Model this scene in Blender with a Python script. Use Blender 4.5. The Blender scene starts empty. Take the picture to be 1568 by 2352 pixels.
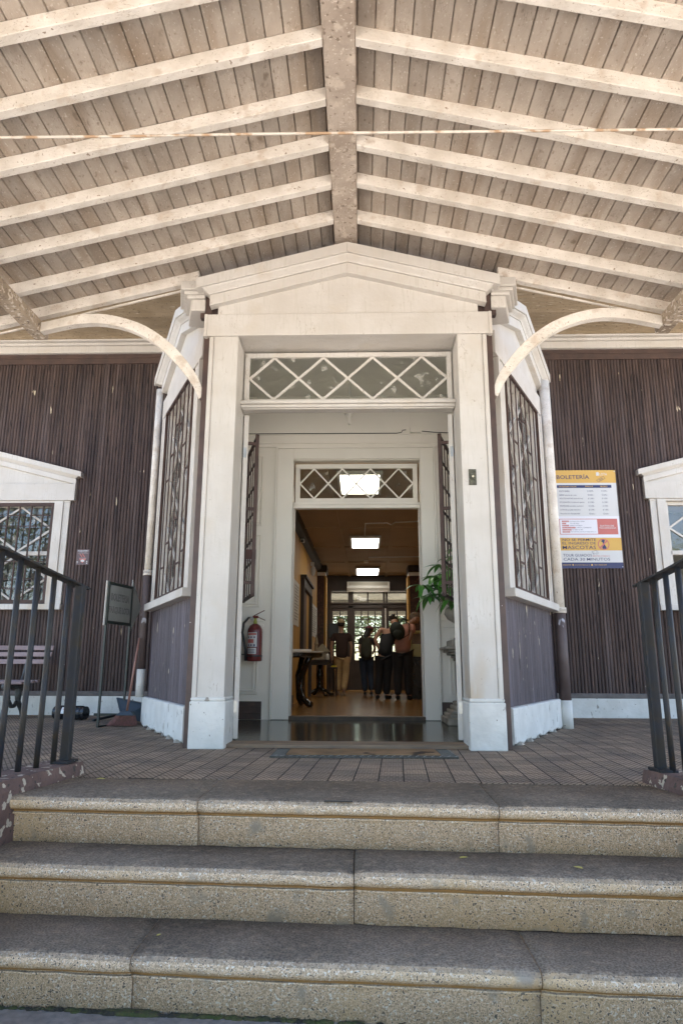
import bpy, bmesh, math, random
from mathutils import Vector, Matrix
random.seed(7)
sc = bpy.context.scene
COL = sc.collection
R = math.radians

# ------------------------------------------------------------------ camera
PSI, TILT, ROLL = R(1.657), R(12.87), R(0.2)
CAM = Vector((0.119, -5.791, 0.66))
fw = Vector((-math.sin(PSI)*math.cos(TILT), math.cos(PSI)*math.cos(TILT), math.sin(TILT)))
rt0 = Vector((math.cos(PSI), math.sin(PSI), 0)); up0 = rt0.cross(fw)
rt = rt0*math.cos(ROLL) + up0*math.sin(ROLL); up = rt.cross(fw)
cam = bpy.data.cameras.new('camera'); co = bpy.data.objects.new('camera', cam); COL.objects.link(co)
M = Matrix((rt, up, -fw)).transposed().to_4x4(); M.translation = CAM
co.matrix_world = M
cam.sensor_fit = 'VERTICAL'; cam.sensor_height = 36; cam.sensor_width = 24
cam.lens = 1550/2352*36; cam.clip_start = .05; cam.clip_end = 3000
sc.camera = co
# ------------------------------------------------------------------ world, sun, exposure
SUN_EL, SUN_AZ = R(62), R(20)          # azimuth from +Y (behind the building) towards +X
w = bpy.data.worlds.new('World'); sc.world = w; w.use_nodes = True
nt = w.node_tree; nt.nodes.clear()
sky = nt.nodes.new('ShaderNodeTexSky'); sky.sky_type = 'NISHITA'; sky.sun_disc = False
sky.sun_elevation = SUN_EL; sky.sun_rotation = SUN_AZ
bg = nt.nodes.new('ShaderNodeBackground'); bg.inputs[1].default_value = .14
wo = nt.nodes.new('ShaderNodeOutputWorld')
nt.links.new(sky.outputs[0], bg.inputs[0]); nt.links.new(bg.outputs[0], wo.inputs[0])
sun = bpy.data.lights.new('sun', 'SUN'); sun.energy = 5.0; sun.angle = R(.5); sun.color = (1, .95, .88)
so = bpy.data.objects.new('sun', sun); COL.objects.link(so)
sd = Vector((math.sin(SUN_AZ)*math.cos(SUN_EL), math.cos(SUN_AZ)*math.cos(SUN_EL), math.sin(SUN_EL)))
so.rotation_euler = sd.to_track_quat('Z', 'Y').to_euler()
sc.view_settings.view_transform = 'Standard'; sc.view_settings.look = 'None'
sc.view_settings.exposure = 2.33; sc.view_settings.gamma = 1
sc.render.engine = 'CYCLES'
sc.cycles.max_bounces = 9; sc.cycles.diffuse_bounces = 6; sc.cycles.transparent_max_bounces = 16
sc.cycles.use_denoising = True; sc.cycles.sample_clamp_indirect = 8

# ------------------------------------------------------------------ materials
def rgb(c): return (c[0], c[1], c[2], 1)
def mk(name, c1, c2=None, rough=.6, scale=3., detail=5, bump=0., bscale=30., bdist=.01,
       spots=None, metal=0., stretch=(1, 1, 1), lo=.35, hi=.65, crack=None, vary=None, coat=0., spec=.5):
    """procedural paint / stone / metal: two noise-mixed tones, optional list of (colour, scale, threshold) flecks"""
    m = bpy.data.materials.new(name); m.use_nodes = True
    n = m.node_tree.nodes; l = m.node_tree.links
    b = n['Principled BSDF']; b.inputs['Roughness'].default_value = rough
    b.inputs['Metallic'].default_value = metal; b.inputs['Coat Weight'].default_value = coat
    b.inputs['Specular IOR Level'].default_value = spec
    tc = n.new('ShaderNodeTexCoord'); mp = n.new('ShaderNodeMapping'); mp.inputs['Scale'].default_value = stretch
    l.new(tc.outputs['Object'], mp.inputs[0])
    cur = None
    if c2 is None: c2 = tuple(x*.86 for x in c1)
    no = n.new('ShaderNodeTexNoise'); no.inputs['Scale'].default_value = scale; no.inputs['Detail'].default_value = detail
    l.new(mp.outputs[0], no.inputs[0])
    rp = n.new('ShaderNodeValToRGB'); rp.color_ramp.elements[0].position = lo; rp.color_ramp.elements[1].position = hi
    rp.color_ramp.elements[0].color = rgb(c2); rp.color_ramp.elements[1].color = rgb(c1)
    l.new(no.outputs[0], rp.inputs[0]); cur = rp.outputs[0]
    for s in (spots or []):
        col, ssc, th = s[:3]; wd = s[3] if len(s) > 3 else .03; st = s[4] if len(s) > 4 else None
        ns = n.new('ShaderNodeTexNoise'); ns.inputs['Scale'].default_value = ssc; ns.inputs['Detail'].default_value = 3
        if st:
            mp2 = n.new('ShaderNodeMapping'); mp2.inputs['Scale'].default_value = st
            l.new(tc.outputs['Object'], mp2.inputs[0]); l.new(mp2.outputs[0], ns.inputs[0])
        else: l.new(mp.outputs[0], ns.inputs[0])
        r2 = n.new('ShaderNodeValToRGB'); r2.color_ramp.elements[0].position = th; r2.color_ramp.elements[1].position = th+wd
        l.new(ns.outputs[0], r2.inputs[0])
        mx = n.new('ShaderNodeMix'); mx.data_type = 'RGBA'
        l.new(r2.outputs[0], mx.inputs[0]); l.new(cur, mx.inputs[6]); mx.inputs[7].default_value = rgb(col)
        cur = mx.outputs[2]
    if crack:
        col, csc, st, wd = crack
        mp3 = n.new('ShaderNodeMapping'); mp3.inputs['Scale'].default_value = st; l.new(tc.outputs['Object'], mp3.inputs[0])
        nc = n.new('ShaderNodeTexNoise'); nc.inputs['Scale'].default_value = csc; nc.inputs['Detail'].default_value = 4; l.new(mp3.outputs[0], nc.inputs[0])
        cr = n.new('ShaderNodeValToRGB'); e = cr.color_ramp.elements; e[0].position = .5-wd; e[0].color = (0, 0, 0, 1); e[1].position = .5; e[1].color = (1, 1, 1, 1)
        e2 = e.new(.5+wd); e2.color = (0, 0, 0, 1); l.new(nc.outputs[0], cr.inputs[0])
        ng = n.new('ShaderNodeTexNoise'); ng.inputs['Scale'].default_value = csc*.35; l.new(tc.outputs['Object'], ng.inputs[0])
        gr = n.new('ShaderNodeValToRGB'); gr.color_ramp.elements[0].position = .5; gr.color_ramp.elements[1].position = .6; l.new(ng.outputs[0], gr.inputs[0])
        mm = n.new('ShaderNodeMath'); mm.operation = 'MULTIPLY'; l.new(cr.outputs[0], mm.inputs[0]); l.new(gr.outputs[0], mm.inputs[1])
        mx = n.new('ShaderNodeMix'); mx.data_type = 'RGBA'; l.new(mm.outputs[0], mx.inputs[0]); l.new(cur, mx.inputs[6]); mx.inputs[7].default_value = rgb(col); cur = mx.outputs[2]
    if vary:                               # every board / rib / strip has a tone of its own
        ax_, wd, amt, off = vary
        sx = n.new('ShaderNodeSeparateXYZ'); l.new(tc.outputs['Object'], sx.inputs[0])
        q = n.new('ShaderNodeMath'); q.operation = 'ADD'; q.inputs[1].default_value = off; l.new(sx.outputs[ax_], q.inputs[0])
        if off == .012: q2 = n.new('ShaderNodeMath'); q2.operation = 'ABSOLUTE'; l.new(q.outputs[0], q2.inputs[0]); q = q2
        d_ = n.new('ShaderNodeMath'); d_.operation = 'DIVIDE'; d_.inputs[1].default_value = wd; l.new(q.outputs[0], d_.inputs[0])
        f_ = n.new('ShaderNodeMath'); f_.operation = 'FLOOR'; l.new(d_.outputs[0], f_.inputs[0])
        wn = n.new('ShaderNodeTexWhiteNoise'); wn.noise_dimensions = '1D'; l.new(f_.outputs[0], wn.inputs['W'])
        mr = n.new('ShaderNodeMapRange'); mr.inputs[3].default_value = 1-amt; mr.inputs[4].default_value = 1+amt; l.new(wn.outputs['Value'], mr.inputs[0])
        vm = n.new('ShaderNodeVectorMath'); vm.operation = 'SCALE'; l.new(cur, vm.inputs[0]); l.new(mr.outputs[0], vm.inputs['Scale']); cur = vm.outputs[0]
    l.new(cur, b.inputs['Base Color'])
    if bump:
        nb = n.new('ShaderNodeTexNoise'); nb.inputs['Scale'].default_value = bscale; nb.inputs['Detail'].default_value = 6
        l.new(mp.outputs[0], nb.inputs[0])
        bp = n.new('ShaderNodeBump'); bp.inputs['Strength'].default_value = bump; bp.inputs['Distance'].default_value = bdist
        l.new(nb.outputs[0], bp.inputs['Height']); l.new(bp.outputs[0], b.inputs['Normal'])
    m['n'] = 1
    return m
def emis(name, c, s):
    m = bpy.data.materials.new(name); m.use_nodes = True
    b = m.node_tree.nodes['Principled BSDF']; b.inputs['Base Color'].default_value = rgb((.8, .8, .8))
    b.inputs['Emission Color'].default_value = rgb(c); b.inputs['Emission Strength'].default_value = s
    return m
def glassmat(name, tint=(.9, .93, .92), refl=1.5, dirt=.06):
    m = bpy.data.materials.new(name); m.use_nodes = True
    n = m.node_tree.nodes; l = m.node_tree.links; n.remove(n['Principled BSDF'])
    out = n['Material Output']
    tr = n.new('ShaderNodeBsdfTransparent'); tr.inputs[0].default_value = rgb(tint)
    gl = n.new('ShaderNodeBsdfGlossy'); gl.inputs['Roughness'].default_value = .01
    fr = n.new('ShaderNodeFresnel'); fr.inputs[0].default_value = refl
    tc = n.new('ShaderNodeTexCoord'); nb = n.new('ShaderNodeTexNoise'); nb.inputs['Scale'].default_value = 2.5
    l.new(tc.outputs['Object'], nb.inputs[0])
    bp = n.new('ShaderNodeBump'); bp.inputs['Strength'].default_value = .25; bp.inputs['Distance'].default_value = .02
    l.new(nb.outputs[0], bp.inputs['Height']); l.new(bp.outputs[0], gl.inputs['Normal'])
    mx = n.new('ShaderNodeMixShader'); l.new(fr.outputs[0], mx.inputs[0]); l.new(tr.outputs[0], mx.inputs[1]); l.new(gl.outputs[0], mx.inputs[2])
    df = n.new('ShaderNodeBsdfDiffuse'); df.inputs[0].default_value = (.6, .58, .52, 1)
    ns = n.new('ShaderNodeTexNoise'); ns.inputs['Scale'].default_value = 9; ns.inputs['Detail'].default_value = 8
    l.new(tc.outputs['Object'], ns.inputs[0])
    rp = n.new('ShaderNodeValToRGB'); rp.color_ramp.elements[0].position = .58; rp.color_ramp.elements[1].position = .75
    rp.color_ramp.elements[0].color = (dirt, dirt, dirt, 1); rp.color_ramp.elements[1].color = (min(1, dirt+.55),)*3+(1,)
    l.new(ns.outputs[0], rp.inputs[0])
    m2 = n.new('ShaderNodeMixShader'); l.new(rp.outputs[0], m2.inputs[0]); l.new(mx.outputs[0], m2.inputs[1]); l.new(df.outputs[0], m2.inputs[2])
    l.new(m2.outputs[0], out.inputs[0])
    return m

BR = (.088, .057, .048)
white = mk('cream_paint', (.575, .545, .505), (.51, .475, .43), .5, 2.5, bump=.45, bscale=30, bdist=.005,
           spots=[((.52, .475, .415), 4, .55, .2), ((.46, .38, .29), 1.6, .62, .12, (1, 1, .5)), ((.28, .23, .18), 60, .735, .012), ((.50, .47, .42), 9, .56, .12, (7, 7, .5))], crack=((.33, .28, .22), 7, (1.2, 1.2, .3), .004))
white_raft = mk('weathered_cream_paint', (.74, .69, .625), (.58, .525, .455), .7, 5, 8, bump=.7, bscale=40, bdist=.008,
           spots=[((.56, .48, .40), 9, .58, .12), ((.40, .33, .26), 70, .65, .05), ((.30, .23, .17), 26, .70, .03)], crack=((.30, .23, .17), 12, (.35, 2, 2), .006))
white_wall = mk('interior_cream_paint', (.84, .80, .73), (.79, .75, .68), .5, 1.5, bump=.12, bscale=14, bdist=.003)
plinthm = mk('chipped_limewash', (.68, .67, .63), (.58, .57, .53), .8, 5, 8, bump=.6, bscale=18, bdist=.01,
           spots=[((.33, .30, .26), 13, .67, .03, (1, 1, .45)), ((.2, .18, .15), 30, .70, .02)])
boardm = mk('aged_ceiling_boards', (.425, .365, .305), (.325, .272, .222), .8, 6, 12, bump=.7, bscale=70, bdist=.006, stretch=(1, .6, 1),
           spots=[((.25, .185, .13), 1.9, .62, .14), ((.30, .24, .185), 1.1, .50, .16, (6, .8, 6)), ((.24, .19, .145), 40, .62, .12), ((.48, .42, .355), 75, .62, .08), ((.19, .145, .105), 7, .68, .08)],
           crack=((.16, .12, .09), 9, (2.5, .5, 2.5), .006), vary=(0, .118, .11, .012))
ridgem = mk('weathered_beam', (.46, .385, .32), (.34, .275, .22), .8, 3, 10, bump=.8, bscale=22, bdist=.012,
           spots=[((.54, .46, .38), 9, .56, .1), ((.22, .17, .13), 30, .62, .05), ((.58, .51, .43), 50, .62, .05)], crack=((.15, .11, .08), 8, (3, .4, 3), .008))
soffitm = mk('soffit_boards', (.42, .33, .22), (.35, .27, .17), .8, 3, 8, bump=.3, bscale=30, bdist=.004,
           spots=[((.58, .50, .38), 16, .64, .03, (.4, 2.5, 1)), ((.2, .15, .09), 22, .62, .06)], vary=(1, .11, .12, 5))
brown = mk('brown_cladding_paint', BR, (.042, .028, .027), .62, 3, 8, bump=.5, bscale=30, bdist=.006, stretch=(5, 5, .3),
           spec=.3, spots=[((.020, .014, .012), 10, .60, .06, (5, 5, .4)), ((.50, .42, .30), 15, .725, .01, (1, 1, .22)), ((.115, .085, .08), 1.3, .54, .2)], vary=(0, .0465, .13, 9))
brown_bay = mk('sky_tinted_cladding', (.082, .064, .074), (.050, .038, .045), .6, 3, 8, bump=.5, bscale=30, bdist=.006, stretch=(5, 5, .3), spots=[((.022, .017, .018), 10, .60, .06, (5, 5, .4)), ((.52, .45, .33), 15, .685, .01, (1.3, 1.3, .22)), ((.12, .10, .12), 2, .54, .2)])  # brown paint with the sky's bluish cast put into its colour, plus pale chips
brown_flat = mk('brown_trim_paint', (.085, .05, .04), (.055, .034, .03), .5, 6, 8, bump=.3, bscale=30, bdist=.004,
           spots=[((.6, .55, .48), 34, .74, .015)])
grillem = mk('brown_iron_paint', (.072, .042, .034), (.05, .03, .025), .5, 9, spec=.25, bump=.15, bscale=50, bdist=.002)
blackiron = mk('black_iron_paint', (.021, .025, .033), (.030, .026, .021), .5, 9, 8, bump=.35, bscale=90, bdist=.002, spec=.25,
           spots=[((.045, .032, .018), 12, .58, .15), ((.6, .6, .58), 26, .765, .01)])
glass = glassmat('window_glass', refl=2.0); glass_dirty = glassmat('paint_specked_glass', (.72, .75, .70), 1.5, .05)
glass_hall = glassmat('door_glass', (.40, .41, .37), 1.45, .02)
darkwood = mk('dark_varnished_wood', (.035, .02, .014), (.02, .012, .009), .6, 6, bump=.1, stretch=(1, 1, .2))
darkwall = mk('dark_hall_paint', (.05, .035, .03), (.035, .025, .02), .5, 4)
ochre = mk('ochre_wall', (.50, .27, .04), (.42, .22, .035), .6, 2, bump=.1, stretch=(4, 4, .2))
hallceil = mk('hall_ceiling_paint', (.40, .29, .18), (.36, .26, .16), .7, 2)
redpil = mk('marbled_pilaster', (.085, .032, .022), (.045, .02, .015), .6, 12, 8, spots=[((.15, .07, .04), 22, .58, .08)])
tableblk = mk('black_lacquer', (.02, .016, .013), (.012, .01, .008), .2, 8)
black = mk('black_plastic', (.015, .016, .018), None, .4)
ltgrey = mk('light_grey_plastic', (.62, .61, .57), None, .4)
metal = mk('bare_metal', (.45, .45, .44), (.35, .34, .32), .35, 9, metal=.8)
redp = mk('extinguisher_red', (.17, .035, .033), (.15, .03, .03), .25, 4, coat=.4)
paper = mk('printed_paper', (.66, .66, .64), (.6, .6, .58), .5, 20)
stone = mk('weathered_urn_stone', (.36, .33, .28), (.24, .22, .185), .85, 8, 8, bump=.6, bscale=30, bdist=.01)
leafm = mk('glossy_leaf', (.10, .29, .045), (.045, .16, .025), .4, 8, spots=[((.22, .26, .04), 3, .66, .05)])
stemm = mk('plant_stem', (.10, .08, .045), None, .7)
coir = mk('coir_mat', (.27, .175, .10), (.18, .12, .07), 1., 5, 8, spec=.05, bump=1, bscale=160, bdist=.006, spots=[((.06, .045, .035), 3.2, .63, .05)])
rubber = mk('mat_rubber', (.11, .105, .09), (.07, .068, .06), .9, 60, spec=.1, bump=1, bscale=90)
terr = mk('porch_concrete', (.22, .185, .15), (.15, .125, .105), .85, 5, 8, bump=.5, bscale=40)
rosewood = mk('reddish_wood_shelf', (.14, .035, .02), (.09, .025, .015), .35, 6)
chipwall = mk('chipped_cheek_wall', (.14, .085, .07), (.10, .06, .05), .85, 6, 8, bump=.8, bscale=25, bdist=.015,
           spots=[((.42, .36, .28), 17, .60, .02), ((.05, .04, .035), 30, .62, .04)])
brassm = mk('tarnished_bronze', (.12, .11, .075), (.06, .055, .04), .45, 40, metal=.6, spots=[((.3, .4, .33), 60, .66, .03)])
skinm = mk('skin', (.42, .24, .16), (.38, .21, .14), .5, 5)
skind = mk('tanned_skin', (.22, .11, .065), (.19, .09, .055), .5, 5)
def cloth(n, c): return mk(n, c, tuple(x*.75 for x in c), .85, 7, bump=.4, bscale=14, bdist=.01)
hairm = mk('dark_hair', (.015, .011, .01), None, .5)

def granite():
    m = mk('speckled_granite', (.77, .585, .40), (.43, .315, .205), .8, 112, 3, bump=.45, bscale=170, bdist=.004, lo=.42, hi=.55, spec=.2,
           spots=[((.80, .74, .64), 95, .59, .05), ((.62, .44, .24), 1.6, .53, .25), ((.15, .125, .10), 112, .575, .06), ((.38, .32, .25), 7, .60, .12)])
    n = m.node_tree.nodes; l = m.node_tree.links; b = n['Principled BSDF']
    src = b.inputs['Base Color'].links[0].from_socket
    g = n.new('ShaderNodeNewGeometry'); sp = n.new('ShaderNodeSeparateXYZ'); l.new(g.outputs['True Normal'], sp.inputs[0])
    # upward faces painted darker: shade under the canopy mixed with foot-worn grime
    mr = n.new('ShaderNodeMapRange'); mr.inputs[1].default_value = .30; mr.inputs[2].default_value = 1.0
    wn_ = n.new('ShaderNodeTexNoise'); wn_.inputs['Scale'].default_value = 22; wn_.inputs['Detail'].default_value = 5
    wa = n.new('ShaderNodeMath'); wa.operation = 'MULTIPLY_ADD'; wa.inputs[1].default_value = .7; l.new(wn_.outputs[0], wa.inputs[0]); l.new(sp.outputs[2], wa.inputs[2])
    wb = n.new('ShaderNodeMath'); wb.operation = 'SUBTRACT'; wb.inputs[1].default_value = .35; l.new(wa.outputs[0], wb.inputs[0]); l.new(wb.outputs[0], mr.inputs[0])
    tcx = n.new('ShaderNodeTexCoord'); l.new(tcx.outputs['Object'], wn_.inputs[0])
    gn = n.new('ShaderNodeTexNoise'); gn.inputs['Scale'].default_value = 110; gn.inputs['Detail'].default_value = 4
    l.new(tcx.outputs['Object'], gn.inputs[0])
    gr = n.new('ShaderNodeValToRGB'); e = gr.color_ramp.elements; e[0].position = .38; e[0].color = (.11, .09, .07, 1); e[1].position = .62; e[1].color = (.235, .197, .152, 1)
    l.new(gn.outputs[0], gr.inputs[0])
    wear = n.new('ShaderNodeTexNoise'); wear.inputs['Scale'].default_value = 1.8; wear.inputs['Detail'].default_value = 7; l.new(tcx.outputs['Object'], wear.inputs[0])
    wr_ = n.new('ShaderNodeMapRange'); wr_.inputs[1].default_value = .35; wr_.inputs[2].default_value = .65; wr_.inputs[3].default_value = .72; wr_.inputs[4].default_value = 1.25; l.new(wear.outputs[0], wr_.inputs[0])
    ws_ = n.new('ShaderNodeVectorMath'); ws_.operation = 'SCALE'; l.new(gr.outputs[0], ws_.inputs[0]); l.new(wr_.outputs[0], ws_.inputs['Scale'])
    mx = n.new('ShaderNodeMix'); mx.data_type = 'RGBA'; l.new(mr.outputs[0], mx.inputs[0]); l.new(src, mx.inputs[6]); l.new(ws_.outputs[0], mx.inputs[7])
    # orange-brown stain in the groove under the nosing (Object z, every step)
    st = n.new('ShaderNodeSeparateXYZ'); l.new(tcx.outputs['Object'], st.inputs[0])
    ad = n.new('ShaderNodeMath'); ad.operation = 'ADD'; ad.inputs[1].default_value = 2.3+.085; l.new(st.outputs[2], ad.inputs[0])
    md = n.new('ShaderNodeMath'); md.operation = 'MODULO'; md.inputs[1].default_value = .23; l.new(ad.outputs[0], md.inputs[0])
    cmpn = n.new('ShaderNodeMath'); cmpn.operation = 'COMPARE'; cmpn.inputs[1].default_value = .010; cmpn.inputs[2].default_value = .009; l.new(md.outputs[0], cmpn.inputs[0])
    mu = n.new('ShaderNodeMath'); mu.operation = 'MULTIPLY'; mu.inputs[1].default_value = .75; l.new(cmpn.outputs[0], mu.inputs[0])
    # wider, ragged seepage stain around that groove
    c2_ = n.new('ShaderNodeMath'); c2_.operation = 'SUBTRACT'; c2_.inputs[1].default_value = .012; l.new(md.outputs[0], c2_.inputs[0])
    c3_ = n.new('ShaderNodeMath'); c3_.operation = 'ABSOLUTE'; l.new(c2_.outputs[0], c3_.inputs[0])
    sn = n.new('ShaderNodeTexNoise'); sn.inputs['Scale'].default_value = 6; sn.inputs['Detail'].default_value = 6; l.new(tcx.outputs['Object'], sn.inputs[0])
    s2_ = n.new('ShaderNodeMath'); s2_.operation = 'MULTIPLY_ADD'; s2_.inputs[1].default_value = -.055; s2_.inputs[2].default_value = .028; l.new(sn.outputs[0], s2_.inputs[0])
    s3_ = n.new('ShaderNodeMath'); s3_.operation = 'ADD'; l.new(c3_.outputs[0], s3_.inputs[0]); l.new(s2_.outputs[0], s3_.inputs[1])
    s4_ = n.new('ShaderNodeMapRange'); s4_.inputs[1].default_value = .0; s4_.inputs[2].default_value = .030; s4_.inputs[3].default_value = .55; s4_.inputs[4].default_value = 0; l.new(s3_.outputs[0], s4_.inputs[0])
    m5 = n.new('ShaderNodeMix'); m5.data_type = 'RGBA'; l.new(s4_.outputs[0], m5.inputs[0]); l.new(mx.outputs[2], m5.inputs[6]); m5.inputs[7].default_value = (.40, .25, .10, 1)
    m3 = n.new('ShaderNodeMix'); m3.data_type = 'RGBA'; l.new(mu.outputs[0], m3.inputs[0]); l.new(m5.outputs[2], m3.inputs[6]); m3.inputs[7].default_value = (.30, .155, .04, 1)
    l.new(m3.outputs[2], b.inputs['Base Color'])
    return m
granitem = granite()

def pavers():
    m = bpy.data.materials.new('patterned_paving_tiles'); m.use_nodes = True
    n = m.node_tree.nodes; l = m.node_tree.links; b = n['Principled BSDF']; b.inputs['Roughness'].default_value = .85; b.inputs['Specular IOR Level'].default_value = .15
    tc = n.new('ShaderNodeTexCoord'); mp = n.new('ShaderNodeMapping'); mp.inputs['Rotation'].default_value = (0, 0, R(93))
    l.new(tc.outputs['Object'], mp.inputs[0])
    br = n.new('ShaderNodeTexBrick'); br.offset = .5; br.inputs['Scale'].default_value = 1
    br.inputs['Brick Width'].default_value = .21; br.inputs['Row Height'].default_value = .15
    br.inputs['Mortar Size'].default_value = .0045; br.inputs['Mortar Smooth'].default_value = .3
    br.inputs['Color1'].default_value = (.42, .335, .25, 1); br.inputs['Color2'].default_value = (.30, .245, .188, 1); br.inputs['Mortar'].default_value = (.03, .026, .023, 1)
    l.new(mp.outputs[0], br.inputs[0])
    nz = n.new('ShaderNodeTexNoise'); nz.inputs['Scale'].default_value = 2.2; nz.inputs['Detail'].default_value = 8; l.new(tc.outputs['Object'], nz.inputs[0])
    rp = n.new('ShaderNodeValToRGB'); rp.color_ramp.elements[0].position = .3; rp.color_ramp.elements[0].color = (.62, .62, .66, 1); rp.color_ramp.elements[1].position = .7; rp.color_ramp.elements[1].color = (1.15, 1.08, 1, 1)
    l.new(nz.outputs[0], rp.inputs[0])
    mx = n.new('ShaderNodeMix'); mx.data_type = 'RGBA'; mx.blend_type = 'MULTIPLY'; mx.inputs[0].default_value = 1
    l.new(br.outputs[0], mx.inputs[6]); l.new(rp.outputs[0], mx.inputs[7])
    # raised diamond mesh pressed in each tile
    ws = []
    for a in (33, -33):
        m2 = n.new('ShaderNodeMapping'); m2.inputs['Rotation'].default_value = (0, 0, R(a+3)); l.new(tc.outputs['Object'], m2.inputs[0])
        wv = n.new('ShaderNodeTexWave'); wv.inputs['Scale'].default_value = 10.5; wv.inputs['Distortion'].default_value = .8; wv.inputs['Detail Scale'].default_value = 3
        l.new(m2.outputs[0], wv.inputs[0]); ws.append(wv.outputs['Fac'])
    mn = n.new('ShaderNodeMath'); mn.operation = 'MINIMUM'; l.new(ws[0], mn.inputs[0]); l.new(ws[1], mn.inputs[1])
    r3 = n.new('ShaderNodeValToRGB'); r3.color_ramp.elements[0].position = .0; r3.color_ramp.elements[1].position = .28
    r3.color_ramp.elements[0].color = (.30, .29, .28, 1); l.new(mn.outputs[0], r3.inputs[0])
    m4 = n.new('ShaderNodeMix'); m4.data_type = 'RGBA'; m4.blend_type = 'MULTIPLY'; m4.inputs[0].default_value = 1
    l.new(mx.outputs[2], m4.inputs[6]); l.new(r3.outputs[0], m4.inputs[7]); l.new(m4.outputs[2], b.inputs['Base Color'])
    ad = n.new('ShaderNodeMath'); ad.operation = 'SUBTRACT'; l.new(r3.outputs[0], ad.inputs[0]); l.new(br.outputs['Fac'], ad.inputs[1])
    bp = n.new('ShaderNodeBump'); bp.inputs['Strength'].default_value = .7; bp.inputs['Distance'].default_value = .006
    l.new(ad.outputs[0], bp.inputs['Height']); l.new(bp.outputs[0], b.inputs['Normal'])
    return m
paverm = pavers()
def tilefloor(name, size, c1, c2, cm, rough, rot=0, mort=.003, off=0, w2=None):
    m = bpy.data.materials.new(name); m.use_nodes = True
    n = m.node_tree.nodes; l = m.node_tree.links; b = n['Principled BSDF']; b.inputs['Roughness'].default_value = rough
    tc = n.new('ShaderNodeTexCoord'); mp = n.new('ShaderNodeMapping'); mp.inputs['Rotation'].default_value = (0, 0, R(rot)); l.new(tc.outputs['Object'], mp.inputs[0])
    br = n.new('ShaderNodeTexBrick'); br.offset = off; br.inputs['Scale'].default_value = 1
    br.inputs['Brick Width'].default_value = w2 or size; br.inputs['Row Height'].default_value = size; br.inputs['Mortar Size'].default_value = mort
    br.inputs['Color1'].default_value = rgb(c1); br.inputs['Color2'].default_value = rgb(c2); br.inputs['Mortar'].default_value = rgb(cm)
    l.new(mp.outputs[0], br.inputs[0])
    nz = n.new('ShaderNodeTexNoise'); nz.inputs['Scale'].default_value = 9; nz.inputs['Detail'].default_value = 6
    mp2 = n.new('ShaderNodeMapping'); mp2.inputs['Scale'].default_value = (.4, 3, 1); l.new(mp.outputs[0], mp2.inputs[0]); l.new(mp2.outputs[0], nz.inputs[0])
    rp = n.new('ShaderNodeValToRGB'); rp.color_ramp.elements[0].position = .35; rp.color_ramp.elements[0].color = (.55, .55, .55, 1); rp.color_ramp.elements[1].position = .65
    l.new(nz.outputs[0], rp.inputs[0])
    mx = n.new('ShaderNodeMix'); mx.data_type = 'RGBA'; mx.blend_type = 'MULTIPLY'; mx.inputs[0].default_value = 1
    l.new(br.outputs[0], mx.inputs[6]); l.new(rp.outputs[0], mx.inputs[7]); l.new(mx.outputs[2], b.inputs['Base Color'])
    bp = n.new('ShaderNodeBump'); bp.inputs['Strength'].default_value = .12; bp.inputs['Distance'].default_value = .01
    l.new(nz.outputs[0], bp.inputs['Height']); l.new(bp.outputs[0], b.inputs['Normal'])
    return m
vestm = tilefloor('polished_dark_tiles', .33, (.075, .075, .06), (.05, .052, .042), (.015, .015, .013), .13)
woodfl = tilefloor('honey_parquet', .09, (.36, .185, .045), (.27, .13, .03), (.07, .035, .015), .25, 0, .002, .5, 1.2)

# ------------------------------------------------------------------ mesh helpers
def at(x, y, Y=None, Z=None):
    """point of the place seen at photo pixel (1568x2352 frame) on the plane Y=.. or Z=.."""
    d = fw + rt*((x-784)/1550) - up*((y-1176)/1550)
    t = (Y-CAM.y)/d.y if Y is not None else (Z-CAM.z)/d.z
    return CAM + d*t
def tag(o, label=None, cat=None, group=None, kind=None):
    if label: o['label'] = label
    if cat: o['category'] = cat
    if group: o['group'] = group
    if kind: o['kind'] = kind
    return o
def thing(name, loc, label, cat, group=None):
    o = bpy.data.objects.new(name, None); o.empty_display_size = .1; COL.objects.link(o); o.location = loc
    return tag(o, label, cat, group)
def wloc(o):
    v = Vector((0, 0, 0))
    while o is not None: v += o.location; o = o.parent
    return v
class Fr:                                   # frame on a vertical face: u along, o outward, z up
    def __init__(s, ox=0, oy=0, ux=1, uy=0, nx=0, ny=-1): s.o = (ox, oy); s.u = (ux, uy); s.n = (nx, ny)
    def __call__(s, u, o, z): return Vector((s.o[0]+u*s.u[0]+o*s.n[0], s.o[1]+u*s.u[1]+o*s.n[1], z))
IDF = lambda x, y, z: Vector((x, y, z))
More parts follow.
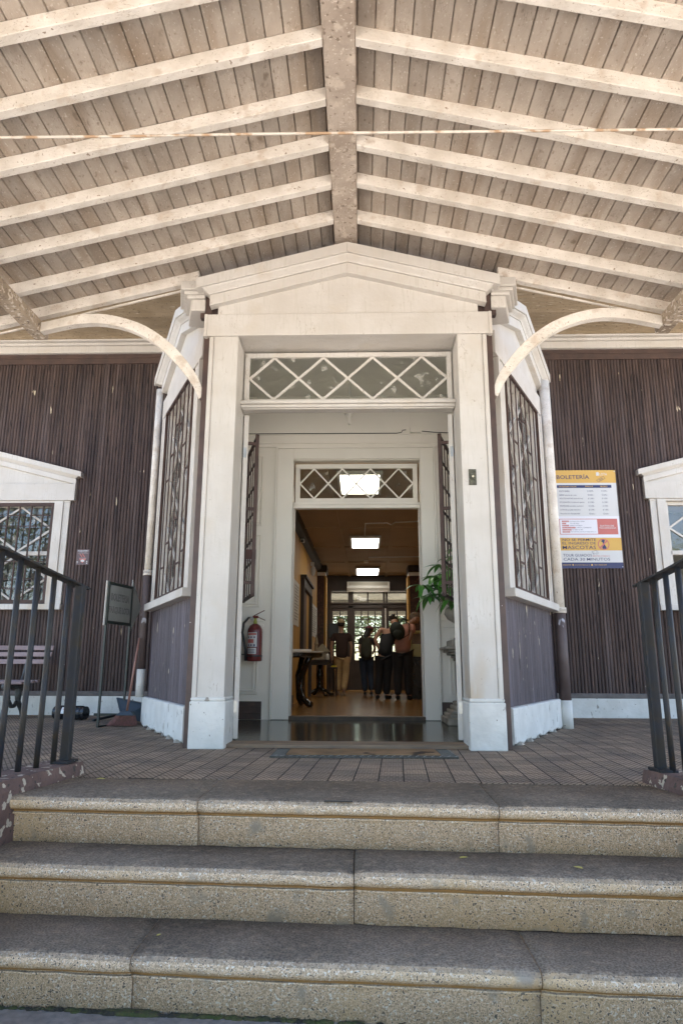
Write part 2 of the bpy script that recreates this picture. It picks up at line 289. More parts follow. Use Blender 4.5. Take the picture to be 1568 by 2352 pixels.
class MB:
    def __init__(s, F=None): s.bm = bmesh.new(); s.F = F or IDF
    def hexa(s, p):
        v = [s.bm.verts.new(q) for q in p]
        for f in ((0, 1, 2, 3), (4, 7, 6, 5), (0, 4, 5, 1), (1, 5, 6, 2), (2, 6, 7, 3), (3, 7, 4, 0)): s.bm.faces.new([v[i] for i in f])
        return s
    def box(s, a0, a1, b0, b1, c0, c1):
        F = s.F
        return s.hexa([F(a0, b0, c0), F(a1, b0, c0), F(a1, b1, c0), F(a0, b1, c0), F(a0, b0, c1), F(a1, b0, c1), F(a1, b1, c1), F(a0, b1, c1)])
    def prism(s, poly, o0, o1, ax='uz'):    # polygon in (u,z), extruded along o; ax 'oz': polygon in (o,z) extruded along u
        F = s.F
        g = (lambda a, b, c: F(a, c, b)) if ax == 'uz' else ((lambda a, b, c: F(c, a, b)) if ax == 'oz' else (lambda a, b, c: F(a, b, c)))
        A = [s.bm.verts.new(g(a, b, o0)) for a, b in poly]; B = [s.bm.verts.new(g(a, b, o1)) for a, b in poly]
        k = len(poly); s.bm.faces.new(A); s.bm.faces.new(B[::-1])
        for i in range(k): s.bm.faces.new([A[i], B[i], B[(i+1) % k], A[(i+1) % k]])
        return s
    def bar(s, p, q, w, h, upv=(0, 0, 1)):  # rectangular bar between two world points
        p = Vector(p); q = Vector(q); d = (q-p).normalized(); u = Vector(upv)
        sx = d.cross(u).normalized()*w/2; sy = sx.cross(d).normalized()*h/2
        return s.hexa([p-sx-sy, p+sx-sy, p+sx+sy, p-sx+sy, q-sx-sy, q+sx-sy, q+sx+sy, q-sx+sy])
    def tube(s, pts, r, n=10, cap=True):
        pts = [Vector(p) for p in pts]; rs = r if isinstance(r, (list, tuple)) else [r]*len(pts)
        rings = []; prev = None
        for i, p in enumerate(pts):
            d = (pts[min(i+1, len(pts)-1)]-pts[max(i-1, 0)]).normalized()
            a = prev if prev is not None else (Vector((0, 0, 1)) if abs(d.z) < .9 else Vector((1, 0, 0)))
            x = (a-d*a.dot(d)).normalized(); y = d.cross(x); prev = x
            rings.append([s.bm.verts.new(p+(x*math.cos(t)+y*math.sin(t))*rs[i]) for t in [2*math.pi*k/n for k in range(n)]])
        for a, b in zip(rings, rings[1:]):
            for k in range(n): s.bm.faces.new([a[k], a[(k+1) % n], b[(k+1) % n], b[k]])
        if cap: s.bm.faces.new(rings[0][::-1]); s.bm.faces.new(rings[-1])
        return s
    def lathe(s, c, prof, n=24):
        c = Vector(c); rings = []
        for r, z in prof: rings.append([s.bm.verts.new(c+Vector((r*math.cos(2*math.pi*k/n), r*math.sin(2*math.pi*k/n), z))) for k in range(n)])
        for a, b in zip(rings, rings[1:]):
            for k in range(n): s.bm.faces.new([a[k], a[(k+1) % n], b[(k+1) % n], b[k]])
        s.bm.faces.new(rings[0][::-1]); s.bm.faces.new(rings[-1]); return s
    def quad(s, *p): s.bm.faces.new([s.bm.verts.new(q) for q in p]); return s
    def ell(s, c, r, seg=16, ring=10, z0=-1., rot=None):
        c = Vector(c); rows = []
        for i in range(ring+1):
            th = math.pi*i/ring; zz = max(math.cos(th), z0); rr = math.sqrt(max(0, 1-zz*zz)) if zz > z0 else math.sin(math.acos(z0))*(1 if math.cos(th) >= z0 else 0.02)
            row = []
            for k in range(seg):
                q = Vector((rr*math.cos(2*math.pi*k/seg)*r[0], rr*math.sin(2*math.pi*k/seg)*r[1], zz*r[2]))
                if rot: q = rot @ q
                row.append(s.bm.verts.new(c+q))
            rows.append(row)
        for a, b in zip(rows, rows[1:]):
            for k in range(seg): s.bm.faces.new([a[k], b[k], b[(k+1) % seg], a[(k+1) % seg]])
        return s
    def build(s, name, mat, parent=None, smooth=False, bevel=0., merge=False):
        if merge: bmesh.ops.remove_doubles(s.bm, verts=s.bm.verts, dist=1e-5)
        bmesh.ops.recalc_face_normals(s.bm, faces=s.bm.faces)
        off = wloc(parent) if parent else Vector((0, 0, 0))
        for v in s.bm.verts: v.co -= off
        me = bpy.data.meshes.new(name); s.bm.to_mesh(me); s.bm.free()
        if smooth:
            for f in me.polygons: f.use_smooth = True
        me.materials.append(mat)
        o = bpy.data.objects.new(name, me); COL.objects.link(o)
        if parent: o.parent = parent
        if bevel:
            b = o.modifiers.new('bevel', 'BEVEL'); b.width = bevel; b.segments = 2; b.limit_method = 'ANGLE'; b.angle_limit = R(40)
        return o
def copy_child(o, parent, dv):
    c = o.copy(); COL.objects.link(c); c.parent = parent; c.location = o.location+Vector(dv); return c

# text as mesh, fitted in a box on a frame
def text(mb, s, u0, u1, z0, z1, o, bold=0., keep=True):
    cu = bpy.data.curves.new('t', 'FONT'); cu.body = s; cu.resolution_u = 2; cu.offset = bold
    ob = bpy.data.objects.new('t', cu); COL.objects.link(ob)
    dg = bpy.context.evaluated_depsgraph_get(); me = bpy.data.meshes.new_from_object(ob.evaluated_get(dg))
    if not me.vertices: bpy.data.objects.remove(ob); return
    xs = [v.co.x for v in me.vertices]; ys = [v.co.y for v in me.vertices]
    x0, x1, y0, y1 = min(xs), max(xs), min(ys), max(ys)
    vs = [mb.bm.verts.new(mb.F(u0+(v.co.x-x0)/(x1-x0)*(u1-u0), o, z0+(v.co.y-y0)/(y1-y0)*(z1-z0))) for v in me.vertices]
    for f in me.polygons:
        try: mb.bm.faces.new([vs[i] for i in f.vertices])
        except ValueError: pass
    bpy.data.objects.remove(ob); bpy.data.curves.remove(cu); bpy.data.meshes.remove(me)

# ================================================================== SETTING
GZ = -.69
gm = mk('sunlit_gravel_yard', (.56, .495, .42), (.46, .405, .34), .9, .6, 8, bump=.5, bscale=30)
asph = mk('weathered_concrete_yard', (.26, .235, .21), (.18, .16, .145), .9, 25, 8, bump=.4, bscale=80)
o = MB().quad((-400, -400, GZ), (400, -400, GZ), (400, 400, GZ), (-400, 400, GZ)).build('ground', gm); tag(o, kind='structure')
o = MB().box(-3.2, 3.4, -4.6, -2.3, GZ-.1, GZ+.006).build('path', asph); tag(o, kind='structure')
# porch floor (raised), with the notch where the granite stairs rise
def stepY(x, y0): return y0-.054*x
o = MB()
o.prism([(-9, -1.95), (-1.86, -1.95), (-1.62, -1.50), (1.77, -1.62), (2.0, -1.95), (9, -1.95), (9, 3.9), (-9, 3.9)], -.8, 0, ax='xy')
o = o.build('porch_floor', paverm); tag(o, kind='structure')

# ------------------------------------------------------------------ granite stairs
stairs = thing('granite_staircase', (0, -2.2, GZ), 'broad speckled granite stairs of three steps with rounded nosings leading up to the porch', 'stairs')
RH = .23
def stepprof(yn, z):   # profile (y,z), nosing front at yn, top at z
    p = [(yn+.70, z), (yn+.035, z), (yn+.016, z-.006), (yn+.003, z-.021), (yn, z-.036), (yn+.003, z-.052), (yn+.012, z-.066), (yn+.026, z-.072),
         (yn+.040, z-.073), (yn+.041, z-.082), (yn+.033, z-.086), (yn+.033, z-.094), (yn+.048, z-.097), (yn+.052, z-.10), (yn+.055, z-RH), (yn+.70, z-RH)]
    return p
joints = [([-1.86, -.715, .795, 2.02], 0., -2.185), ([-2.4, .085, 2.5], -RH, -2.51), ([-3.0, -.80, .80, 3.0], -2*RH, -2.86)]
rgj = random.Random(3)
for js, z, yn in joints:
    stp = MB(); pr = stepprof(yn, z)
    root = None
    for k, (a, b) in enumerate(zip(js, js[1:])):
        mb = MB(); nseg = max(4, int((b-a)/.06)); cols = []
        dz = rgj.uniform(-.004, .002); dy = rgj.uniform(-.004, .004); ph = rgj.uniform(0, 9)
        skew = .0
        for i in range(nseg+1):
            x = a+.002+(b-a-.004)*i/nseg
            e = min(i, nseg-i)/nseg
            rd = .010 if i in (0, nseg) else 0
            wob = .003*math.sin(x*5.1+ph)+.002*math.sin(x*17+ph)
            cols.append([mb.bm.verts.new((x, stepY(x, yy)+(wob+rd+dy if j not in (0, len(pr)-1) else 0), zz+dz-(rd*.8 if j in (1, 2, 3) else 0)+(.0016*math.sin(x*31+ph*3) if j > 5 else 0))) for j, (yy, zz) in enumerate(pr)])
        for c0, c1 in zip(cols, cols[1:]):
            for j in range(len(pr)): mb.bm.faces.new([c0[j], c0[(j+1) % len(pr)], c1[(j+1) % len(pr)], c1[j]])
        mb.bm.faces.new(cols[0]); mb.bm.faces.new(cols[-1][::-1])
        if root is None:
            root = bpy.data.objects.new('step', None); COL.objects.link(root); root.parent = stairs; root.location = (0, 0, 0)
            # keep Object coordinates continuous: block meshes hang under the step
        off = wloc(root)
        ob = mb.build('granite_block', granitem, root)
        for f in ob.data.polygons:
            nrm = f.normal
            f.use_smooth = abs(nrm.x) < .5
MB().bar((-.068, -2.168, .0005), (.075, -2.176, .0005), .012, .006).build('rubber_strip', black, stairs)
# moss seam & mortar beneath the lowest step
mossm = mk('moss', (.045, .06, .015), (.08, .07, .03), .95, 30, 8, bump=1, bscale=60, spots=[((.03, .028, .02), 12, .5, .1)])
mb = MB(); rr = random.Random(9)
for i in range(420):
    x = rr.uniform(-1.6, .1) if rr.random() < .75 else rr.uniform(-1.6, 1.6); x = -.80+rr.gauss(0, .07) if i % 4 == 0 else x
    s = rr.uniform(.005, .013)*(1.5 if abs(x+.8) < .1 else 1)
    mb.ell((x, stepY(x, -2.86)+.05+rr.uniform(-.012, .0), GZ+.005+rr.uniform(0, .005)), (s*1.6, s, s*.7), 6, 4)
tag(mb.build('moss_seam', mossm), 'thin line of green moss along the foot of the lowest step', 'moss', kind='stuff')
# fallen leaves
yl = mk('yellow_leaf', (.55, .48, .12), (.45, .40, .10), .6, 20)
for (px, py, z, rz, lab) in [(1064, 1971, -RH, .4, 'small yellow fallen leaf on the middle tread, nearer the door axis'), (1327, 1994, -RH, 2.4, 'small yellow fallen leaf on the middle tread, towards the right railing'),
                        (365, 2149, -2*RH, 1, 'tiny yellow leaf on the lowest tread beside the joint between stones'), (232, 1790, 0, .1, 'pale leaf on the top tread by the left railing')]:
    p = at(px, py, Z=z+.006); mb = MB()
    L = .022 if z > -.4 else .012; L = .026 if z == 0 else L
    c, s_ = math.cos(rz), math.sin(rz)
    pts = [(-1, 0), (-.5, .42), (.2, .45), (1, 0), (.2, -.45), (-.5, -.42)]
    top = [mb.bm.verts.new((p.x+(a*c-b*s_)*L, p.y+(a*s_+b*c)*L, p.z+.004+.006*abs(b)*L*40)) for a, b in pts]
    bot = [mb.bm.verts.new((v.co.x, v.co.y, v.co.z-.0015)) for v in top]
    mb.bm.faces.new(top); mb.bm.faces.new(bot[::-1])
    for i in range(6): mb.bm.faces.new([top[i], bot[i], bot[(i+1) % 6], top[(i+1) % 6]])
    tag(mb.build('fallen_leaf', yl), lab, 'leaf', 'fallen leaves on the steps')

# ------------------------------------------------------------------ cheek walls and railings
def cheek(sx, x0, x1, y1, lab):
    mb = MB(); n = 26; ys = [y1-(3.2)*i/n for i in range(n+1)]; rg = random.Random(5+sx)
    rows = []
    for y in ys:
        j = lambda a: rg.uniform(-a, a); sp_ = (1 if x1 > x0 else -1)*.135*(y1-y)
        rows.append([mb.bm.verts.new(q) for q in [(x0+sp_, y, GZ), (x0+sp_+j(.003), y, -.25), (x0+sp_+j(.006), y, .02+j(.004)), (x0+sp_+.02*(1 if x1 > x0 else -1)+j(.008), y, .075+j(.004)), (x1+sp_, y, .075), (x1+sp_, y, GZ)]])
    for a, b in zip(rows, rows[1:]):
        for k in range(6): mb.bm.faces.new([a[k], a[(k+1) % 6], b[(k+1) % 6], b[k]])
    mb.bm.faces.new(rows[0]); mb.bm.faces.new(rows[-1][::-1])
    return tag(mb.build('low_side_wall', chipwall), lab, 'low wall')
cheek(-1, -1.60, -1.85, -1.36, 'low brown side wall with flaking paint beneath the left railing')
cheek(1, 1.765, 2.03, -1.52, 'low brown side wall with flaking paint beneath the right railing')
def railing(s_, px, py, dx, lab, nb, step):
    t = thing('stair_railing', (px, py, .075), lab, 'railing', 'iron railings flanking the stairs')
    ax = lambda d: px+s_*(.024+dx*d)               # splays outwards and rises a little towards the yard
    az = lambda d: 1.165+.15*d
    mb = MB(); mb.box(px-.028, px+.028, py-.028, py+.028, .075, 1.170); mb.build('post', blackiron, t, bevel=.005)
    mb = MB(); mb.box(px-.05, px+.06, py-.10, py+.06, .073, .090); mb.build('base_plate', blackiron, t, bevel=.004)
    mb = MB(); n = 12; L_ = 2.4
    for i in range(n):
        d0, d1 = -.095+L_*i/n, -.095+L_*(i+1)/n; z0, z1 = az(d0)+.002*math.sin(i*2.1), az(d1)+.002*math.sin((i+1)*2.1)
        mb.hexa([(ax(d0)-.04, py-d0, z0), (ax(d0)+.04, py-d0, z0), (ax(d1)+.04, py-d1, z1), (ax(d1)-.04, py-d1, z1), (ax(d0)-.04, py-d0, z0+.013), (ax(d0)+.04, py-d0, z0+.013), (ax(d1)+.04, py-d1, z1+.013), (ax(d1)-.04, py-d1, z1+.013)])
    mb.build('top_rail', blackiron, t)
    for k in range(nb):
        d = .085+step*k; x, y, z = ax(d), py-d, az(d)
        MB().tube([(x, y, .07), (x+.002*math.sin(k), y, .4), (x-.002*math.cos(k*2), y+.002, .8), (x, y, z+.003)], .0165, 12).build('baluster', blackiron, t, smooth=True)
    return t
railing(-1, -1.715, -1.415, .17, 'black iron stair railing on the left with round balusters and a flat handrail', 13, .162)
railing(1, 1.855, -1.585, .12, 'black iron stair railing on the right with white paint chips on its balusters', 14, .125)

# ================================================================== BUILDING
B = thing('wooden_building', (0, 3.7, 0), 'brown ribbed timber building with a white pedimented entrance bay and cream window surrounds', 'building')
SL = .255
def pedimented(F, root, hw, zend, members=True, tymp_hw=None, ztymp=3.89, scale=1., matn=None, name='pediment'):
    """raking cornice of three members over a flat gable board; F frame centred on the opening"""
    m = matn or white
    p = MB(F)
    zt = lambda u, d: zend+SL*(hw-abs(u))-d
    th = tymp_hw or hw*.88
    p.prism([(-th, ztymp), (th, ztymp), (th, zt(th, .26*scale)), (0, zt(0, .26*scale)), (-th, zt(th, .26*scale))], -.02, .022)
    ped = p.build(name, m, root)
    def rake(nm, h, d0, d1, o0, o1, ocut=0., cy=False):
        q = MB(F); hh = h
        for s in (-1, 1):
            if cy:
                K = 5; offs = [o1-(o1-ocut)*(.5-.5*math.cos(math.pi*k/K)) for k in range(K+1)]
                for k in range(K):
                    da = d0+(d1-d0)*k/K; db = d0+(d1-d0)*(k+1)/K; oa, ob_ = offs[k], offs[k+1]
                    ua = s*(hh-.012*k); ub = s*(hh-.012*(k+1))
                    P = lambda u, o, d: F(u, o, zt(u, d))
                    q.hexa([P(0, o0, da), P(0, oa, da), P(ua, oa, da), P(ua, o0, da), P(0, o0, db), P(0, ob_, db), P(ub, ob_, db), P(ub, o0, db)])
            else:
                P = lambda u, o, d: F(u, o, zt(u, d))
                q.hexa([P(0, o0, d0), P(0, o1, d0), P(s*hh, o1, d0), P(s*hh, o0, d0), P(0, o0, d1), P(0, o1, d1), P(s*hh, o1, d1), P(s*hh, o0, d1)])
        return q.build(nm, m, ped, bevel=.004 if not cy else 0)
    rake('crown_moulding', hw, 0, .105*scale, 0, .165*scale)
    rake('cyma_moulding', hw-.055*scale, .108*scale, .165*scale, 0, .15*scale, .095*scale, True)
    rake('bed_moulding', hw-.12*scale, .168*scale, .275*scale, 0, .088*scale)
    return ped
# ---- entrance bay, front
FR = Fr()
Fdoor = thing('x', (0, 0, 0), None, None); Fdoor.name = 'entrance_doorway'; Fdoor.parent = B; Fdoor.location = (0, -3.7, 0)
del_keys = [k for k in ('label', 'category') if k in Fdoor.keys()]
for k in del_keys: del Fdoor[k]
pedimented(FR, Fdoor, 1.41, 4.20, tymp_hw=1.22)
mb = MB(FR); mb.box(-1.325, 1.325, -.02, .045, 3.668, 3.888); mb.box(-1.34, -1.31, -.02, .055, 3.66, 3.888); mb.box(1.31, 1.34, -.02, .055, 3.66, 3.888); mb.build('lintel', white, Fdoor, bevel=.006)
for s in (-1, 1):
    mb = MB(FR)
    mb.box(s*1.015, s*1.245, -.32, .03, .40, 3.667); mb.box(s*1.2455, s*1.285, -.05, .042, .40, 3.659)
    mb.build('pier', white, Fdoor, bevel=.006)
    mb = MB(FR); mb.box(s*.995, s*1.295, -.33, .06, -.005, .375); mb.box(s*1.0, s*1.29, -.33, .05, .375, .405); mb.build('pier_base', plinthm, Fdoor, bevel=.012)
    mb = MB(FR); mb.box(s*1.286, s*1.345, -.33, .0, .0, 4.18); mb.build('corner_board', brown_flat, Fdoor, bevel=.004)
mb = MB(FR); mb.prism([(-1.40, 3.89), (1.40, 3.89), (1.40, 4.30), (0, 4.68), (-1.40, 4.30)], -.09, -.03); mb.build('gable_backing', brown_flat, Fdoor)
mb = MB(FR); mb.box(-1.012, 1.012, -.32, -.02, 3.672, 3.80); mb.build('head_reveal', white, Fdoor)
# transom with lozenge glazing
def transom(F, root, u0, u1, z0, z1, o, n, wb=.022, fr=.05, gm_=None, bars=white, nm='transom_window'):
    f = MB(F); f.box(u0-fr, u1+fr, o-.03, o+.02, z1, z1+fr); f.box(u0-fr, u1+fr, o-.03, o+.02, z0-fr, z0)
    f.box(u0-fr, u0, o-.03, o+.02, z0, z1); f.box(u1, u1+fr, o-.03, o+.02, z0, z1)
    t = f.build(nm, bars, root, bevel=.004)
    g = MB(F); g.quad(F(u0, o-.012, z0), F(u1, o-.012, z0), F(u1, o-.012, z1), F(u0, o-.012, z1)); g.build('glass_pane', gm_ or glass, t)
    b = MB(F); W = (u1-u0)/n
    def seg(a, c, dd):
        pa, pc = F(a[0], o-.004+dd, a[1]), F(c[0], o-.004+dd, c[1]); nn = F(0, 1, 0)-F(0, 0, 0)
        b.bar(pa, pc, wb, .018, nn) if False else b.bar(pa, pc, .02, wb, nn.cross(pc-pa))
    # zigzags
    zc = (z0+z1)/2
    for k in range(n):
        ua, um, ub = u0+W*k, u0+W*(k+.5), u0+W*(k+1)
        seg((ua, zc), (um, z1), 0); seg((um, z1), (ub, zc), .001); seg((ua, zc), (um, z0), .0005); seg((um, z0), (ub, zc), .0015)
    b.build('lozenge_bars', bars, t)
    return t
FT = Fr(0, .30)
transom(FT, Fdoor, -.955, .955, 3.165, 3.60, .0, 4, gm_=glass_dirty, fr=.045)
mb = MB(FR); mb.box(-1.014, 1.014, -.34, -.20, 3.05, 3.118); mb.box(-1.016, 1.016, -.33, -.165, 3.075, 3.11); mb.box(-1.005, 1.005, -.34, -.225, 3.04, 3.058); mb.build('transom_bar', white, Fdoor, bevel=.01)
# sill / threshold
mb = MB(FR); mb.box(-1.03, 1.03, -.34, .02-.06, 0, .028); mb.build('threshold', mk('worn_wood_sill', (.24, .17, .11), (.14, .10, .07), .7, 8, bump=.4, stretch=(.3, 3, 1)), Fdoor, bevel=.004)
# bell plate
mb = MB(FR); mb.box(1.072, 1.138, .03, .040, 2.215, 2.36)
bell = mb.build('doorbell', brassm, Fdoor, bevel=.003)
mb = MB(); mb.tube([(1.105, -.038, 2.29), (1.105, -.052, 2.29)], .024, 14); mb.build('bell_ring', brassm, bell)
mb = MB(); mb.tube([(1.105, -.05, 2.29), (1.105, -.06, 2.29)], .009, 12); mb.build('bell_button', mk('ivory_button', (.75, .68, .5)), bell)
# open door leaves with iron grilles
for s in (-1, 1):
    a = R(17)*-s
    hx, hy = s*1.0, .345
    dx, dy = s*math.sin(R(17)), math.cos(R(17))
    FL = Fr(hx, hy, dx, dy, -s*dy, s*dx*1.0)
    # frame: u along leaf, o toward opening centre
    mb = MB(FL); mb.box(0, .11, .0, .045, .04, 3.03); mb.box(.80, .90, .0, .045, .04, 3.03); mb.box(.11, .80, .0, .045, .04, .24); mb.box(.11, .80, .0, .045, 2.93, 3.03)
    mb.box(.11, .80, .0, .045, 1.1, 1.25); mb.box(.11, .80, .012, .030, .24, 1.1)
    leaf = mb.build('door_leaf', white, Fdoor, bevel=.004)
    mb = MB(FL); mb.quad(FL(.11, .02, 1.25), FL(.8, .02, 1.25), FL(.8, .02, 2.93), FL(.11, .02, 2.93)); mb.build('glass_pane', glass, leaf)
    mb = MB(FL); g0, g1, z0, z1 = .045, .80, 1.29, 2.86; of = .145
    mb.box(g0, g0+.022, of-.022, of+.012, z0, z1); mb.box(g1-.03, g1, of-.02, of+.02, z0, z1); mb.box(g0, g1, of-.012, of+.012, z0, z0+.03); mb.box(g0, g1, of-.012, of+.012, z1-.03, z1)
    for k in range(1, 5): u = g0+(g1-g0)*k/5; mb.box(u-.006, u+.006, of-.006, of+.006, z0, z1)
    for k, zz in enumerate((1.62, 1.84, 2.1, 2.36, 2.6)): mb.box(g0 if k % 2 else g0+.0, g1, of-.006, of+.006, zz, zz+.02)
    for zz in (1.4, 2.1, 2.75): mb.box(g0+.005, g0+.02, .045, of, zz, zz+.03)
    mb.build('security_grille', grillem, leaf)
    mb = MB(FL); mb.box(-.006, -.0005, .0, .03, .26, .36); mb.box(-.006, -.0005, .0, .03, 2.6, 2.7); mb.build('hinge', metal, leaf)
    if s < 0:
        mb = MB(FL); mb.tube([FL(.85, .045, 1.15), FL(.85, .10, 1.15), FL(.74, .11, 1.145)], .011, 8); mb.build('handle', metal, leaf)
# door jamb posts behind the piers (white strips)
for s in (-1, 1):
    mb = MB(FR); mb.box(s*1.012, s*1.06, -.36, -.322, .03, 3.67); mb.build('door_jamb', white, Fdoor)

# ---- side faces of the bay
for s in (-1, 1):
    d = Vector((s*.455, .8905)); Lf = 2.12
    FS = Fr(s*1.345, .26, d.x, d.y, s*.8905, -.455)
    S = bpy.data.objects.new('bay_side', None); COL.objects.link(S); S.parent = B; S.location = Vector((s*1.8, 1.2, 0))-Vector((0, 3.7, 0))
    mb = MB(FS)      # foundation
    n = 60; rg = random.Random(40+s); zb = [.012+.010*math.sin(i*.55)+.006*math.sin(i*1.7)+rg.uniform(0, .006) for i in range(n+1)]; rows_ = []
    for i in range(n+1):
        u = Lf*i/n; o_ = .075+.003*math.sin(i*.4)+rg.uniform(-.001, .001)
        rows_.append([mb.bm.verts.new(FS(u, a, b)) for a, b in ((-.12, zb[i]), (o_-.008, zb[i]), (o_, zb[i]+.012), (o_, .16), (o_, .305), (o_-.012, .315), (-.12, .315))])
    for A_r, B_r in zip(rows_, rows_[1:]):
        for q in range(7): mb.bm.faces.new([A_r[q], A_r[(q+1) % 7], B_r[(q+1) % 7], B_r[q]])
    mb.bm.faces.new(rows_[0]); mb.bm.faces.new(rows_[-1][::-1])
    mb.build('plinth', plinthm, S)
    rg = random.Random(2)
    for i in range(5):
        u = .2+1.7*i/5; q = rg.uniform(.03, .06); MB(FS).ell(FS(u, .05, .0), (q, q*.8, .035), 6, 4).build('foundation_stone', stone, S)
    # ribbed cladding below the window
    def ribs(F, u0, u1, z0, z1, pitch, depth, o=0., nz=5, seed=1, edges=None):
        rg = random.Random(seed); bm_ = MB(F); n_ = max(1, int(round((u1-u0)/pitch))); p_ = (u1-u0)/n_
        grid = []
        prof = [(0., 0.), (.10, .55), (.3, .93), (.5, 1.), (.7, .93), (.90, .55)]
        cols = []
        for i in range(n_):
            k = rg.uniform(.75, 1.1); wv = rg.uniform(0, 6); amp = rg.uniform(0, .05)
            for (a, b_) in prof:
                cols.append([(u0+p_*(i+a)+p_*amp*math.sin(wv+3*zz), o+depth*b_*k) for zz in range(nz+1)])
        cols.append([(u1, o)]*(nz+1))
        V = [[bm_.bm.verts.new(F(c[j][0], c[j][1], z0+(z1-z0)*j/nz)) for j in range(nz+1)] for c in cols]
        for A, Bc in zip(V, V[1:]):
            for j in range(nz): bm_.bm.faces.new([A[j], Bc[j], Bc[j+1], A[j+1]])
        return bm_
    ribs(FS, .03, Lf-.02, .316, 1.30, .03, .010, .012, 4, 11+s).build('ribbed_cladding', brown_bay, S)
    mb = MB(FS); mb.box(.0, Lf, -.10, .011, .30, 4.25); mb2 = mb
    bmx = MB(FS)     # backing wall around the window opening
    bmx.box(.0, Lf, -.10, .011, .316, 1.31); bmx.box(0, .30, -.10, .011, 1.31, 4.3); bmx.box(1.87, Lf, -.10, .011, 1.31, 4.3); bmx.box(.30, 1.87, -.10, .011, 3.64, 4.3)
    bmx.build('wall', brown_flat, S); mb2.bm.free()
    mb = MB(FS); mb.box(.0, .05, .0, .02, .316, 4.2); mb.build('corner_board', brown_flat, S)
    # window surround
    W = MB(FS); W.box(.10, 2.08, .0, .125, 1.275, 1.355)
    win = W.build('window', white, S, bevel=.006)
    mb = MB(FS)
    mb.box(.17, .40, .0, .05, 1.356, 3.64); mb.box(.15, .19, .0, .068, 1.356, 3.63); mb.box(1.80, 1.98, .0, .05, 1.356, 3.64); mb.box(1.96, 2.0, .0, .068, 1.356, 3.63)
    mb.box(.08, 2.08, .0, .06, 3.645, 3.885); mb.build('window_casing', white, win, bevel=.005)
    FSc = Fr(*(Vector((FS.o[0], FS.o[1]))+d*1.08), FS.u[0], FS.u[1], FS.n[0], FS.n[1])
    SL = .335; pedimented(FSc, win, 1.13, 4.235, tymp_hw=.97); SL = .255
    rc = MB()   # cornice return that faces the stairs
    for (xo, yf, z0, z1) in ((1.575, -.075, 4.135, 4.225), (1.545, -.055, 4.10, 4.134), (1.52, -.035, 4.065, 4.099), (1.485, -.015, 3.945, 4.064)):
        rc.prism([(s*1.346, yf), (s*xo, yf), (s*(xo+.10), .30), (s*1.40, .34)], z0, z1, ax='xy')
    rc.build('cornice_return', white, win, bevel=.008)
    mb = MB(FS); mb.box(.40, .44, -.06, .035, 1.356, 3.64); mb.box(1.76, 1.80, -.06, .035, 1.356, 3.64); mb.box(.44, 1.76, -.06, .035, 3.60, 3.64); mb.box(.44, 1.76, -.06, .035, 1.356, 1.40); mb.box(1.085, 1.115, -.055, .0, 1.40, 3.6)
    mb.build('sash_frame', white, win, bevel=.004)
    for (a, b_) in ((.44, 1.085), (1.115, 1.76)):
        Wd = (b_-a); nz_ = 4; H = (3.6-1.4)/nz_
        g = MB(FS); g.quad(FS(a, -.04, 1.4), FS(b_, -.04, 1.4), FS(b_, -.04, 3.6), FS(a, -.04, 3.6)); g.build('glass_pane', glass, win)
        bb = MB(FS)
        for k in range(nz_):
            z0 = 1.4+H*k; um = (a+b_)/2
            for q, (P, Q) in enumerate([((a, z0+H/2), (um, z0+H)), ((um, z0+H), (b_, z0+H/2)), ((a, z0+H/2), (um, z0)), ((um, z0), (b_, z0+H/2))]):
                pa, pc = FS(P[0], -.03+q*.0005, P[1]), FS(Q[0], -.03+q*.0005, Q[1]); nn = FS(0, 1, 0)-FS(0, 0, 0)
                bb.bar(pa, pc, .018, .02, nn.cross(pc-pa))
        bb.build('lozenge_bars', white, win)
    gz = MB(FS); gz.box(.40, .425, .04, .068, 1.36, 3.63); gz.box(1.775, 1.80, .04, .068, 1.36, 3.63); gz.box(.425, 1.775, .04, .068, 1.36, 1.40); gz.box(.425, 1.775, .04, .068, 3.60, 3.63)
    nb = 7
    for k in range(1, nb): u = .41+1.38*k/nb; gz.box(u-.013, u+.013, .052, .062, 1.38, 3.62)
    for k in range(nb-1):
        u = .41+1.38*k/nb; zz = [1.75, 2.9, 2.15, 3.25, 1.95, 2.7, 2.35, 3.1][k]
        gz.box(u, u+1.38/nb*1, .053, .061, zz, zz+.02)
        zz2 = [2.6, 1.65, 3.2, 1.85, 2.95, 1.7, 3.3, 2.05][k]; gz.box(u, u+1.38/nb, .053, .061, zz2, zz2+.02)
    gz.build('security_grille', grillem, win)
    # return wall to the main facade
    mb = MB(); x = s*(1.345+.455*Lf); mb.box(x, x-s*.1, .26+.8905*Lf-.02, 3.7, 0, 4.27); mb.build('return_wall', brown, S)

